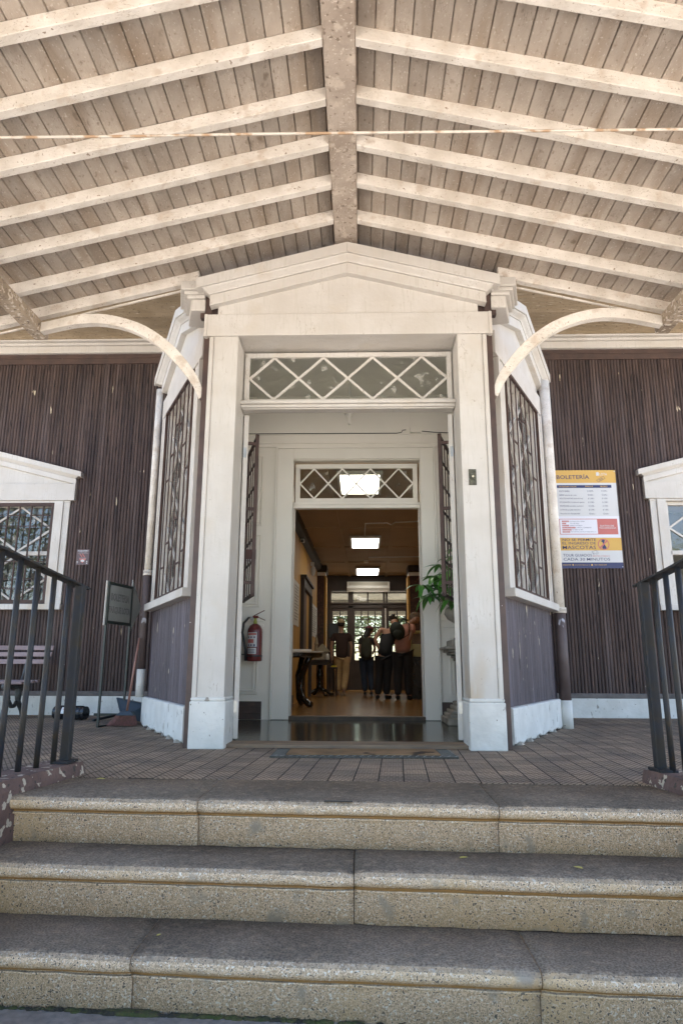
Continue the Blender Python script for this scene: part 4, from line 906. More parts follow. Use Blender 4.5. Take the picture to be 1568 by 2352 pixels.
T.bm.faces.new([T.bm.verts.new(FB(cx_+a*.0707, .0371, cz_+b*.0707)) for a, b in ((-.72, -.92), (-.92, -.72), (.72, .92), (.92, .72))])
text(T, 'MARTES A SÁBADO', U(.535), U(.80), Zv(.884), Zv(.869), .0358, .004)
T.build('red_lettering', salmon, tb)
T = MB(FB); text(T, 'LOTA', U(.745), U(.865), Zv(.056), Zv(.030), .0365, .004)
text(T, 'DATOS DE', U(.69), U(.905), Zv(.584), Zv(.567), .0366, .015); text(T, 'TRANSFERENCIA', U(.67), U(.935), Zv(.604), Zv(.590), .0366, .012)
T.prism([(U(.690), Zv(.058)), (U(.735), Zv(.058)), (U(.735), Zv(.030)), (U(.730), Zv(.022)), (U(.695), Zv(.022)), (U(.69), Zv(.03))], .034, .0362)
for k, wd in enumerate((.115, .065, .11, .21, .145, .12)): v = .528+.0215*k; 
T.build('white_lettering', signwhite, tb)
T = MB(FB)
for k, wd in enumerate((.115, .065, .11, .21, .145, .12)): v = .528+.0215*k; T.box(U(.085), U(.085+wd), .0362, .0366, Zv(v+.008), Zv(v-.007))
T.build('row_tag', salmon, tb)
T = MB(FB)
for k, (s_, wd) in enumerate((('TITULAR', .10), ('RUT', .045), ('BANCO', .09), ('TIPO DE CUENTA', .19), ('N° CUENTA', .125), ('CORREO', .10))): v = .528+.0215*k; text(T, s_, U(.093), U(.093+wd), Zv(v+.005), Zv(v-.004), .0369)
T.build('tag_lettering', signwhite, tb)
T = MB(FB); text(T, 'CATEGORÍA VALOR', U(.075), U(.36), Zv(.177), Zv(.162), .0356, .01); text(T, 'PARQUE', U(.50), U(.625), Zv(.177), Zv(.162), .0356, .01); text(T, 'MUSEO', U(.745), U(.855), Zv(.177), Zv(.162), .0356, .01)
text(T, '442087559', U(.05), U(.18), Zv(.972), Zv(.960), .0356); text(T, 'circuitolota@cepas.cl', U(.24), U(.47), Zv(.973), Zv(.960), .0356); text(T, '+56 9 9508 5559', U(.54), U(.74), Zv(.972), Zv(.960), .0356)
for u in (.015, .215, .51): T.prism([(U(u)+.012*math.cos(t), Zv(.966)+.012*math.sin(t)) for t in [k*math.pi/5 for k in range(10)]], .034, .0355)
T.build('gold_lettering', mustard, tb)
T = MB(FB)
for (u, v) in ((.985, .015), (.985, .985)): T.prism([(U(u)+.007*math.cos(t), Zv(v)+.007*math.sin(t)) for t in [k*math.pi/4 for k in range(8)]], .034, .040)
T.build('screw_cap', signwhite, tb)

# small dark notice by the left window
nt_ = thing('notice_plate', (-3.86, 3.67, 2.06), 'small dark printed notice plate on the ribbed wall beside the left window', 'notice')
FN = Fr(-3.95, 3.7)
MB(FN).box(0, .185, .018, .024, 2.06, 2.285).build('plate', mk('dark_plum_print', (.10, .055, .06), None, .3), nt_)
T = MB(FN); text(T, 'INGEXPERT', .015, .17, 2.252, 2.272, .0246, .02); text(T, 'SISTEMAS DE SEGURIDAD', .04, .145, 2.238, 2.244, .0246); T.box(.02, .165, .024, .0246, 2.228, 2.230); T.box(.045, .14, .024, .0246, 2.157, 2.160)
T.prism([(.07, 2.105), (.115, 2.105), (.12, 2.125), (.092, 2.14), (.065, 2.125)], .024, .0248); T.prism([(.147, 2.10), (.165, 2.10), (.156, 2.122)], .024, .0246); T.box(.15, .163, .024, .0246, 2.075, 2.09); T.box(.01, .03, .024, .0246, 2.10, 2.108); T.box(.01, .03, .024, .0246, 2.085, 2.09)
T.build('lettering', signwhite, nt_)
T = MB(FN); T.prism([(.04, 2.15), (.145, 2.15), (.092, 2.085)], .024, .0244); T.bar(FN(.05, .0243, 2.215), FN(.085, .0243, 2.17), .012, .0015, (0, -1, 0)); T.bar(FN(.085, .0245, 2.22), FN(.12, .0245, 2.17), .012, .0015, (0, -1, 0)); T.build('red_mark', salmon, nt_)

# ================================================================== ARROW SIGN ON LEGS
sg = thing('standing_arrow_sign', (-2.68, 1.8, 0), 'grey arrow-shaped ticket office sign on two thin green iron legs beside the broom', 'sign')
A_, B_ = Vector((-2.745, 1.80)), Vector((-2.655, 2.36)); dd_ = (B_-A_).normalized(); LL = (B_-A_).length
FG = Fr(A_.x, A_.y, dd_.x, dd_.y, dd_.y, -dd_.x)      # faces the stairs
ngreen = mk('dark_green_iron', (.018, .035, .03), (.03, .03, .025), .5, 20)
mb = MB(FG)
mb.box(0, .022, -.011, .011, 0, 1.12); mb.box(LL-.022, LL, -.011, .011, 0, 1.12); mb.box(0, .35, -.01, .01, .0, .018)
mb.build('leg', ngreen, sg); 
mb = MB(FG); mb.box(0, LL, -.010, .014, 1.12, 1.155); mb.box(0, LL, -.010, .014, 1.56, 1.595); mb.box(0, .03, -.010, .014, 1.155, 1.56); mb.box(LL-.03, LL, -.010, .014, 1.155, 1.56); mb.build('frame', ngreen, sg, bevel=.003)
greyp = mk('grey_sign_paint', (.38, .385, .36), (.32, .325, .30), .5, 6)
MB(FG).box(.03, LL-.03, -.004, .006, 1.155, 1.56).build('panel', greyp, sg)
MB(FG).prism([(LL, 1.03), (LL+.26, 1.36), (LL, 1.68)], -.012, -.004).build('arrow_head', greyp, sg)
MB(FG).prism([(-.03, 1.10), (0, 1.10), (0, 1.60), (-.03, 1.60)], -.012, -.006).build('edge_strip', white_wall, sg)
def outl(mb, s_, u0, u1, z0, z1, o):
    text(mb, s_, u0, u1, z0, z1, o, .03)
T = MB(FG); outl(T, 'BOLETERIA', .075, LL-.075, 1.385, 1.47, .0065); outl(T, 'PARQUE LOTA', .045, LL-.04, 1.235, 1.32, .0065); T.build('lettering', black, sg)
T = MB(FG); text(T, 'BOLETERIA', .082, LL-.082, 1.389, 1.464, .0072, -.010); text(T, 'PARQUE LOTA', .05, LL-.046, 1.24, 1.313, .0072, -.010); T.build('lettering_fill', greyp, sg)

# ================================================================== BROOM, DUSTPAN, CANISTER, ROD, BOX, BENCH, MAT
br = thing('broom', (-2.50, 2.0, 0), 'broom with faded pink bristles and wooden handle leaning on the left downpipe', 'broom')
p0, p1 = Vector((-2.50, 2.0, .14)), Vector((-2.425, 2.035, .97))
MB().tube([p0, p1], .0135, 10).build('handle', mk('pink_worn_wood', (.33, .17, .13), (.24, .12, .09), .5, 8, stretch=(3, 3, .5)), br, smooth=True)
MB().hexa([(-2.61, 1.95, .115), (-2.40, 1.95, .115), (-2.40, 2.03, .115), (-2.61, 2.03, .115), (-2.555, 1.97, .165), (-2.44, 1.97, .165), (-2.44, 2.015, .165), (-2.555, 2.015, .165)]).build('broom_head', mk('dark_blue_plastic', (.02, .035, .05), None, .35), br, bevel=.008)
mb = MB(); rg = random.Random(4)
for i in range(420):
    a = rg.uniform(0, 1); b = rg.uniform(-1, 1); x = -2.605+.20*a; y = 1.99+.035*b
    sp = (a-.55)*.11+rg.uniform(-.02, .02)-.03; mb.tube([(x, y, .12), (x+sp*.5, y+b*.01, .06), (x+sp, y+b*.02-.01, .005+rg.uniform(0, .012))], .0022, 3)
mb.build('bristles', mk('pink_bristles', (.26, .11, .10), (.15, .085, .065), .8, 40), br)
dp = thing('dustpan', (-2.62, 2.35, 0), 'dark blue plastic dustpan standing behind the pink broom', 'dustpan')
mb = MB()
def sheet(mb, pts, n, t):
    n = Vector(n)*t; A = [mb.bm.verts.new(Vector(p)) for p in pts]; Bq = [mb.bm.verts.new(Vector(p)+n) for p in pts]
    mb.bm.faces.new(A); mb.bm.faces.new(Bq[::-1]); k = len(pts)
    for i in range(k): mb.bm.faces.new([A[i], Bq[i], Bq[(i+1) % k], A[(i+1) % k]])
sheet(mb, [(-2.75, 2.35, .29), (-2.40, 2.35, .22), (-2.36, 2.3, .15), (-2.42, 2.25, .03), (-2.62, 2.2, .06)], (0, -1, .3), .004)
sheet(mb, [(-2.75, 2.352, .295), (-2.40, 2.352, .225), (-2.40, 2.40, .215), (-2.75, 2.40, .285)], (0, 0, 1), .004); sheet(mb, [(-2.75, 2.352, .29), (-2.62, 2.203, .06), (-2.62, 2.26, .05), (-2.74, 2.40, .28)], (-1, 0, 0), .004)
mb.tube([(-2.50, 2.3, .12), (-2.55, 2.2, .03), (-2.64, 2.14, .012)], .010, 6)
mb.build('pan', mk('navy_plastic', (.022, .04, .055), None, .3), dp)
cy = thing('black_canister', (-3.5, 2.87, 0), 'black cylindrical canister with a red and white label lying by the left wall', 'canister')
ca, cb = Vector((-3.70, 2.90, .085)), Vector((-3.28, 2.82, .085)); cd = (cb-ca).normalized()
MB().tube([ca, ca+cd*.01, cb-cd*.05, cb-cd*.045, cb], [.078, .085, .085, .078, .078], 22).build('body', mk('black_gloss', (.012, .014, .018), None, .25), cy, smooth=False)
nn = Vector((cd.y, -cd.x, 0))
mb = MB(); P = lambda u, th: ca+cd*u+(nn*math.cos(th)+Vector((0, 0, 1))*math.sin(th))*.0862
for k in range(5): t0, t1 = -.1+.2*k, .1+.2*k; mb.quad(P(.13, t0), P(.25, t0), P(.25, t1), P(.13, t1))
mb.build('label', signwhite, cy)
mb = MB(); P = lambda u, th: ca+cd*u+(nn*math.cos(th)+Vector((0, 0, 1))*math.sin(th))*.0868
for t0 in (.45, .65): mb.quad(P(.15, t0), P(.23, t0), P(.23, t0+.08), P(.15, t0+.08))
mb.build('red_print', salmon, cy)
rodt = thing('iron_rod', (-2.9, 2.95, 0), 'dark iron rod and bar lying on the porch floor behind the arrow sign', 'rod')
MB().bar((-3.22, 2.92, .06), (-2.62, 2.97, .055), .03, .03).build('bar', ngreen, rodt)
MB().bar((-3.1, 2.60, .015), (-2.95, 2.9, .05), .03, .025).build('foot', blackiron, rodt)
bx = thing('cardboard_sheet', (-2.45, 2.65, 0), 'brown cardboard sheet leaning in the dark corner behind the broom', 'cardboard')
mb = MB(); sheet(mb, [(-2.60, 2.55, 0), (-2.20, 2.60, 0), (-2.20, 2.75, .42), (-2.42, 2.72, .42)], (0, 1, 0), .01); mb.build('sheet', mk('brown_cardboard', (.20, .13, .07), None, .8), bx)
mb = MB(); mb.box(-2.42, -2.28, 2.42, 2.5, 0, .22); mb.build('dark_box', black, bx, bevel=.006)
bn = thing('garden_bench', (-4.6, 3.1, 0), 'weathered slatted bench with cast iron legs under the left window, behind the railing', 'bench')
slat = mk('faded_bench_slat', (.30, .22, .22), (.22, .155, .15), .6, 6, bump=.3, stretch=(.3, 3, 3)); iron = mk('worn_cast_iron', (.10, .11, .115), (.03, .026, .022), .6, 9, 8, bump=.6, bscale=20)
for k, (z, y) in enumerate(((.885, 3.30), (.80, 3.285), (.705, 3.26))): MB().hexa([(-5.7, y-.01, z-.03), (-3.985-.012*k, y-.01, z-.03), (-3.985-.012*k, y+.012, z-.03), (-5.7, y+.012, z-.03), (-5.7, y, z+.03), (-3.98-.012*k, y, z+.03), (-3.98-.012*k, y+.024, z+.03), (-5.7, y+.024, z+.03)]).build('back_slat', slat, bn, bevel=.006)
for k, y in enumerate((2.80, 2.90, 3.0, 3.1)): MB().box(-5.7, -4.10+.02*k, y-.04, y+.04, .425+.006*k, .455+.006*k).build('seat_slat', slat, bn, bevel=.006)
for x in (-4.30, -5.45):
    mb = MB()
    mb.tube([(x, 2.74, 0), (x, 2.77, .1), (x, 2.86, .25), (x, 2.80, .36), (x, 2.74, .41)], [.035, .028, .03, .036, .045], 8)
    mb.tube([(x, 3.30, 0), (x, 3.24, .08), (x, 3.12, .2), (x, 3.10, .32), (x, 3.14, .42)], [.04, .03, .035, .045, .04], 8)
    mb.tube([(x, 2.80, .40), (x, 3.0, .395), (x, 3.17, .41), (x, 3.24, .62), (x, 3.32, .90)], [.03, .04, .035, .025, .02], 8)
    mb.tube([(x, 2.88, .22), (x, 2.95, .15), (x, 3.03, .15), (x, 3.08, .2)], .025, 8)
    mb.build('leg', iron, bn, smooth=True)
mt = thing('doormat', (.13, -.29, 0), 'brown coir doormat with a grey rubber border before the entrance threshold', 'doormat')
MB().hexa([(-.555, -.575, .002), (.835, -.545, .002), (.80, -.062, .002), (-.555, -.092, .002), (-.553, -.57, .014), (.833, -.54, .014), (.80, -.064, .014), (-.553, -.094, .014)]).build('rubber_border', rubber, mt, bevel=.003)
MB().hexa([(-.44, -.495, .012), (.71, -.47, .012), (.70, -.13, .012), (-.44, -.15, .012), (-.44, -.495, .022), (.71, -.47, .022), (.70, -.13, .022), (-.44, -.15, .022)]).build('coir_panel', coir, mt, bevel=.004)
mb = MB()
for k in range(24): x = -.53+1.34*k/23; mb.bar((x, -.565+.02*k/23, .0145), (x+.025, -.51+.02*k/23, .0145), .006, .003)
for k in range(6): y = -.56+.07*k; mb.bar((-.545, y, .0145), (-.455, y+.03, .0145), .006, .003); mb.bar((.72, y+.02, .0145), (.82, y+.05, .0145), .006, .003)
mb.build('border_relief', mk('rubber_edge', (.2, .2, .18), None, .6), mt)

# ================================================================== EXTINGUISHER + SIGN
ex = thing('fire_extinguisher', (-1.175, 2.56, .71), 'red fire extinguisher with black hose hung on the vestibule wall left of the inner doorway', 'extinguisher')
c = Vector((-1.175, 2.56, 0))
MB().lathe(c, [(.086, .715), (.094, .725), (.094, .765), (.095, .77), (.095, .785), (.093, .79), (.093, 1.06), (.088, 1.10), (.065, 1.14), (.035, 1.16), (.028, 1.165)], 28).build('body', redp, ex, smooth=True)
MB().lathe(c, [(.0955, .767), (.0965, .770), (.0965, .783), (.0955, .786)], 28).build('strap', black, ex, smooth=True)
MB().lathe(c, [(.022, 1.16), (.024, 1.185), (.018, 1.21), (.018, 1.235)], 14).build('valve', mk('yellow_green', (.4, .42, .08), None, .4), ex, smooth=True)
mb = MB(); mb.bar(c+Vector((-.03, 0, 1.245)), c+Vector((.035, -.02, 1.245)), .03, .03); mb.bar(c+Vector((-.02, 0, 1.26)), c+Vector((.115, -.03, 1.325)), .022, .008); mb.bar(c+Vector((.02, 0, 1.25)), c+Vector((.125, -.03, 1.205)), .022, .008); mb.build('handle', redp, ex, bevel=.003)
hh = MB().tube([c+Vector(q) for q in [(-.03, -.02, 1.235), (-.08, -.03, 1.235), (-.135, -.03, 1.17), (-.15, -.02, 1.06), (-.13, -.02, .95), (-.105, -.03, .85), (-.10, -.04, .72)]], [.012, .014, .015, .015, .015, .013, .015], 10).build('hose', black, ex, smooth=True)
MB().bar(c+Vector((-.15, -.03, .795)), c+Vector((-.09, -.04, .79)), .02, .012).build('nozzle_lever', black, hh)
mb = MB(); mb.tube([c+Vector((-.04, -.03, 1.225)), c+Vector((-.04, -.05, 1.225))], .022, 16); mb.build('gauge', metal, ex)
def curved(mb, a0, a1, z0, z1, r, n=8):
    for k in range(n):
        t0 = a0+(a1-a0)*k/n; t1 = a0+(a1-a0)*(k+1)/n
        mb.quad(*[c+Vector((r*math.sin(t), -r*math.cos(t), z)) for t, z in ((t0, z0), (t1, z0), (t1, z1), (t0, z1))])
mb = MB(); curved(mb, -.95, .42, .885, 1.055, .0945); curved(mb, -.85, .35, .80, .872, .0945); mb.build('label', signwhite, ex)
mb = MB(); curved(mb, -.88, .35, 1.025, 1.048, .0951); curved(mb, -.86, .0, .93, .975, .0951); mb.build('label_print', salmon, ex)
mb = MB()
for k in range(3): curved(mb, -.8+.4*k, -.6+.4*k, .892, .915, .0951, 2); curved(mb, -.8+.4*k, -.62+.4*k, .99, 1.008, .0951, 2)
for k in range(3): curved(mb, -.7, .2, .815+.016*k, .821+.016*k, .0951, 4)
mb.build('label_icons', navy, ex)
es = thing('extinguisher_sign', (-1.29, 2.69, 1.9), 'white sign with a dark red square above the extinguisher on the vestibule wall', 'sign')
MB(FI).box(-1.36, -1.20, .012, .018, 1.905, 2.12).build('plate', signwhite, es); MB(FI).box(-1.35, -1.215, .018, .0185, 1.985, 2.108).build('red_field', mk('dark_red_print', (.16, .04, .045), None, .4), es)
T = MB(FI); text(T, 'EXTINTOR', -1.35, -1.23, 1.955, 1.972, .0186, .01); T.build('lettering', black, es)
T = MB(FI); T.box(-1.235, -1.22, .018, .0186, 1.915, 1.93); T.build('green_mark', leafm, es)
sp = thing('small_notice', (1.31, 2.69, 2.1), 'tiny dark printed notice on the vestibule wall above the potted plant', 'notice')
MB(FI).box(1.225, 1.32, .012, .016, 2.08, 2.19).build('plate', mk('plum_print', (.12, .06, .08), None, .4), sp); 
MB(FI).box(1.235, 1.30, .016, .0164, 2.145, 2.165).build('print', signwhite, sp)

# ================================================================== PEDESTAL, URN, PLANT
PC = Vector((1.40, 2.30, 0))
pd = thing('stone_pedestal', (PC.x, PC.y, .026), 'stepped stone pedestal standing in the vestibule behind the right door leaf', 'pedestal')
mb = MB()
def tier(hw, z0, z1): mb.box(PC.x-hw, PC.x+hw, PC.y-hw, PC.y+hw, z0, z1)
for (hw, z0, z1) in ((.33, .026, .10), (.30, .10, .14), (.27, .14, .18), (.235, .18, .225), (.205, .225, .27)): tier(hw, z0, z1)
mb.build('base', stone, pd, bevel=.012)
mb = MB(); tier(.165, .27, .72); mb.build('shaft', stone, pd, bevel=.008)
mb = MB()
for (hw, z0, z1) in ((.185, .72, .755), (.21, .755, .79), (.255, .79, .82), (.29, .82, .85), (.33, .85, .885), (.25, .885, .96)): tier(hw, z0, z1)
mb.build('cap', stone, pd, bevel=.012)
ur = thing('stone_urn', (PC.x, PC.y, .96), 'carved grey stone urn with gadrooned bowl on the pedestal', 'urn')
MB().lathe(PC, [(.19, .96), (.19, .985), (.12, 1.02), (.06, 1.06), (.05, 1.10), (.07, 1.13)], 24).build('foot', stone, ur, smooth=False)
mb = MB(); prof = [(.07, 1.13), (.17, 1.155), (.25, 1.21), (.285, 1.27), (.27, 1.325), (.235, 1.355), (.25, 1.38), (.30, 1.40), (.335, 1.425), (.34, 1.45), (.31, 1.465), (.27, 1.455), (.05, 1.42)]
n = 48; rings = []
for r_, z in prof:
    rings.append([mb.bm.verts.new(PC+Vector(((r_*(1+(.045*abs(math.sin(k*math.pi/4)) if z < 1.33 else .0)))*math.cos(2*math.pi*k/n), (r_*(1+(.045*abs(math.sin(k*math.pi/4)) if z < 1.33 else 0)))*math.sin(2*math.pi*k/n), z))) for k in range(n)])
for a, b in zip(rings, rings[1:]):
    for k in range(n): mb.bm.faces.new([a[k], a[(k+1) % n], b[(k+1) % n], b[k]])
mb.bm.faces.new(rings[0][::-1]); mb.bm.faces.new(rings[-1]); mb.build('bowl', stone, ur, smooth=True)
pl = thing('potted_plant', (PC.x, PC.y, 1.42), 'bushy umbrella plant with glossy finger-like leaves growing from the stone urn', 'plant')
rg = random.Random(12)
whorls = []; mbs = MB()
base = PC+Vector((0, 0, 1.42))
wpts = [at(1003, 1366, Y=2.05), at(967, 1345, Y=2.1), at(990, 1345, Y=2.2), at(1012, 1300, Y=2.15), at(1016, 1320, Y=2.3), at(1003, 1325, Y=2.0), at(985, 1372, Y=2.15), at(1022, 1350, Y=2.15), at(1030, 1330, Y=2.05), at(1045, 1280, Y=2.2), at(1043, 1310, Y=2.0), at(1055, 1335, Y=2.15), at(1035, 1380, Y=2.0), at(1065, 1290, Y=2.3), at(1075, 1330, Y=2.2), at(1048, 1262, Y=2.35), at(1085, 1310, Y=2.2)]
for wpt in wpts:
    mid = (base+wpt)/2+Vector((rg.uniform(-.03, .03), rg.uniform(-.03, .03), .03))
    mbs.tube([base+Vector((rg.uniform(-.05, .05), rg.uniform(-.05, .05), 0)), mid, wpt], [.011, .007, .004], 6)
mbs.build('stem', stemm, pl, smooth=True)
mb = MB()
for wpt in wpts:
    nl = rg.randint(7, 9); ph = rg.uniform(0, 6)
    for k in range(nl):
        a = ph+2*math.pi*k/nl; L = rg.uniform(.19, .27); dr = rg.uniform(.3, 1.15)
        d = Vector((math.cos(a), math.sin(a), 0)); side = Vector((-d.y, d.x, 0)); W = L*.145
        pts = []
        for i in range(7):
            t = i/6; wd = W*math.sin(math.pi*min(1, .08+t*.92))**.8*(1 if t < 1 else 0)*1.0
            if t < .12: wd = .004
            if i == 6: wd = .0015
            h = .03*t-dr*L*t*t*.75; q = wpt+d*(L*t*(1-.25*dr*t))+Vector((0, 0, h)); pts.append((q, wd, .25*wd))
        Lr = [(mb.bm.verts.new(q-side*wd+Vector((0, 0, hh_))), mb.bm.verts.new(q), mb.bm.verts.new(q+side*wd+Vector((0, 0, hh_)))) for q, wd, hh_ in pts]
        for p_, q_ in zip(Lr, Lr[1:]):
            mb.bm.faces.new([p_[0], p_[1], q_[1], q_[0]]); mb.bm.faces.new([p_[1], p_[2], q_[2], q_[1]])
mb.build('leaves', leafm, pl, smooth=True)

# ================================================================== HALL FURNISHINGS
def hp(x, y, Y): return at((1150+x*.38274)/1.7417, (2000+y*.38265)/1.7417, Y=Y)
for (x0, x1, y0, y1, lab) in [(-.16, .38, 2.98, 4.02, 'square ceiling light panel seen through the lozenges of the inner transom'), (-.06, .49, 7.62, 8.78, 'large lit ceiling panel nearer the doorway in the hall'), (.015, .60, 12.0, 13.25, 'smaller looking lit ceiling panel above the air conditioner in the hall')]:
    t = thing('ceiling_light', ((x0+x1)/2, (y0+y1)/2, HC-.06), lab, 'ceiling light', 'lit ceiling panels of the hall')
    mb = MB(); mb.box(x0-.04, x1+.04, y0-.05, y0, HC-.075, HC-.026); mb.box(x0-.04, x1+.04, y1, y1+.05, HC-.075, HC-.026); mb.box(x0-.04, x0, y0, y1, HC-.075, HC-.026); mb.box(x1, x1+.04, y0, y1, HC-.075, HC-.026); mb.box(x0, x1, y0, y1, HC-.04, HC-.03)
    mb.build('frame', ltgrey, t)
    MB().box(x0, x1, y0, y1, HC-.068, HC-.055).build('diffuser', emis('lit_diffuser', (1, .95, .84), 2.2), t)
ac = thing('air_conditioner', (.33, 13.6, 2.76), 'white air conditioner mounted above the far glazed doors', 'air conditioner')
MB(FF).prism([(.0, 2.76), (.20, 2.78), (.26, 2.86), (.26, 3.04), (.0, 3.06)], -.28, .95, ax='oz').build('body', ltgrey, ac, bevel=.012)
MB(FF).box(-.22, .89, .258, .268, 2.93, 3.02).build('intake', mk('ac_grille', (.38, .36, .3), None, .5), ac); MB(FF).box(-.22, .89, .19, .20, 2.765, 2.80).build('vane', white_wall, ac)
cc = thing('security_camera', (-1.03, 7.3, 3.05), 'small security camera high on the ochre wall of the hall', 'camera')
MB().box(-1.06, -.99, 7.2, 7.38, 3.04, 3.10).build('body', ltgrey, cc, bevel=.01); MB().tube([(-1.02, 7.21, 3.05), (-1.02, 7.15, 3.04)], .03, 10).build('lens', black, cc)
wl = thing('wall_lamp', (-1.0, 9.85, 2.75), 'white oval bulkhead lamp on the ochre wall of the hall', 'lamp')
MB().ell((-.99, 9.85, 2.83), (.055, .055, .12), 14, 10).build('globe', ltgrey, wl, smooth=True); MB().box(-1.05, -.97, 9.8, 9.9, 2.95, 3.03).build('mount', ltgrey, wl)
sm = thing('smoke_detector', (.26, 10.9, HC-.06), 'round smoke detector on the hall ceiling between the light panels', 'smoke detector')
MB().lathe((.26, 10.9, HC-.075), [(.04, 0), (.065, .015), (.07, .05)], 16).build('housing', ltgrey, sm, smooth=True)
cdt = thing('ceiling_conduit', (.5, 6.9, HC-.05), 'thin white conduit bending across the hall ceiling to the nearer light panel', 'conduit')
MB().tube([(.2, 7.6, HC-.035), (.205, 6.35, HC-.035), (.6, 6.3, HC-.035), (.68, 6.35, HC-.06), (.75, 6.25, HC-.035), (1.5, 6.1, HC-.035)], .012, 6).tube([(.31, 10.3, HC-.035), (1.6, 10.2, HC-.035)], .012, 6).build('conduit_pipe', ltgrey, cdt)
def wallposter(y0, y1, z0, z1, lab):
    t = thing('wall_poster', (-1.1, (y0+y1)/2, z0), lab, 'poster'); x0, x1 = LWX(y0)+.02, LWX(y1)+.02
    MB().hexa([(x0-.02, y0, z0), (x0, y0, z0), (x1, y1, z0), (x1-.02, y1, z0), (x0-.02, y0, z1), (x0, y0, z1), (x1, y1, z1), (x1-.02, y1, z1)]).build('sheet', paper, t)
    mb = MB()
    for k in range(12): z = z1-.08-(z1-z0-.14)*k/12; mb.quad((x0+.002, y0+(y1-y0)*.12, z), (x1+.001, y0+(y1-y0)*(.85-.1*(k % 3)), z), (x1+.001, y0+(y1-y0)*(.85-.1*(k % 3)), z-.02), (x0+.002, y0+(y1-y0)*.12, z-.02))
    mb.build('print', mk('grey_print', (.25, .25, .24)), t)
wallposter(9.85, 11.7, 1.36, 2.11, 'tall white text poster on the ochre wall beyond the side door')
wallposter(6.2, 7.1, 1.38, 2.18, 'white poster on the ochre wall just inside the inner doorway')
rt_ = thing('round_table', (-1.0, 5.9, 0), 'round marble-topped table with carved black legs just inside the hall on the left', 'table')
tc_ = Vector((-1.02+.03, 5.95, 0))
MB().lathe(tc_, [(.46, .875), (.48, .885), (.48, .90), (.46, .905)], 40).build('tabletop', ltgrey, rt_, smooth=False)
MB().lathe(tc_, [(.42, .80), (.45, .82), (.455, .874)], 40).build('apron', tableblk, rt_)
for k in range(3):
    a = -.75+2*math.pi*k/3; d = Vector((math.cos(a), math.sin(a), 0))
    MB().tube([tc_+d*.36+Vector((0, 0, .82)), tc_+d*.26+Vector((0, 0, .68)), tc_+d*.16+Vector((0, 0, .5)), tc_+d*.14+Vector((0, 0, .3)), tc_+d*.22+Vector((0, 0, .12)), tc_+d*.33+Vector((0, 0, .05)), tc_+d*.40+Vector((0, 0, .045))], [.05, .045, .055, .04, .05, .05, .045], 10).build('leg', tableblk, rt_, smooth=True)
bk = thing('stack_of_papers', (-.86, 5.8, .905), 'flat stack of white leaflets on the marble table top', 'papers')
MB().box(-1.1, -.72, 5.65, 5.95, .9055, .935).build('leaflets', paper, bk)
s2 = thing('pedestal_table', (-.82, 9.7, 0), 'dark wooden pedestal table against the ochre wall behind the round table', 'table')
MB().box(-1.06, -.58, 9.4, 10.1, .76, .80).box(-1.03, -.61, 9.43, 10.07, .68, .76).build('tabletop', darkwood, s2, bevel=.006)
MB().lathe((-.80, 9.75, 0), [(.05, .68), (.04, .6), (.07, .52), (.085, .45), (.05, .38), (.04, .32), (.07, .26), (.09, .2), (.06, .16)], 16).build('pedestal', tableblk, s2, smooth=True)
for k in range(4):
    a = .5+math.pi/2*k; d = Vector((math.cos(a), math.sin(a), 0)); MB().tube([Vector((-.80, 9.75, .2)), Vector((-.80, 9.75, .12))+d*.16, Vector((-.80, 9.75, .04))+d*.28, Vector((-.80, 9.75, .05))+d*.34], [.03, .03, .03, .035], 8).build('leg', tableblk, s2, smooth=True)
mh = thing('model_house', (-.74, 9.6, .80), 'small model of a gabled house with a turret on the pedestal table', 'model')
modm = mk('model_card', (.30, .24, .16), (.2, .16, .11), .7, 30)
MB().box(-.86, -.62, 9.5, 9.8, .80, .97).build('wall', modm, mh); MB().prism([(-.91, .965), (-.74, 1.15), (-.57, .965)], -9.83, -9.47) .bm.free()
FMh = Fr(0, 9.65); MB(FMh).prism([(-.91, .972), (-.74, 1.15), (-.57, .972)], -.17, .17).build('roof', mk('model_roof', (.33, .29, .2), None, .7), mh)
MB().lathe((-.87, 9.45, 0), [(.035, .80), (.035, 1.12), (.045, 1.13), (.005, 1.34)], 8).build('turret', modm, mh)
gb = thing('glass_jar', (-.63, 9.42, .80), 'small clear jar before the model house on the pedestal table', 'jar')
MB().lathe((-.62, 9.44, 0), [(.03, .80), (.04, .81), (.04, .90), (.02, .93)], 12).build('jar', ltgrey, gb)
spk = thing('loudspeaker', (-.55, 11.6, 1.3), 'black loudspeaker on a stand beside the walking man', 'speaker')
MB().box(-.70, -.44, 11.45, 11.75, 1.33, 1.72).build('cabinet', black, spk, bevel=.015); MB().tube([(-.57, 11.6, 0), (-.57, 11.6, 1.33)], .018, 8).build('pole', black, spk)
st = thing('small_stool', (-.53, 9.9, 0), 'small dark stool with a yellow cap on it beside the pedestal table', 'stool')
MB().box(-.62, -.42, 9.85, 10.15, .60, .635).build('seat', darkwood, st); 
for (x, y) in ((-.60, 9.87), (-.44, 9.87), (-.60, 10.13), (-.44, 10.13)): MB().tube([(x, y, 0), (x, y, .6)], .012, 6).build('leg', darkwood, st)
yc = thing('yellow_cap', (-.51, 9.95, .635), 'bright yellow cap lying on the small stool', 'cap'); MB().ell((-.50, 9.98, .64), (.07, .08, .045), 12, 8, 0).build('crown', mk('yellow_cloth', (.6, .45, .03), None, .6), yc, smooth=True)
dc = thing('display_case', (1.4, 8.9, 0), 'display case with a yellowed lower panel on a dark cabinet by the right door edge', 'display case')
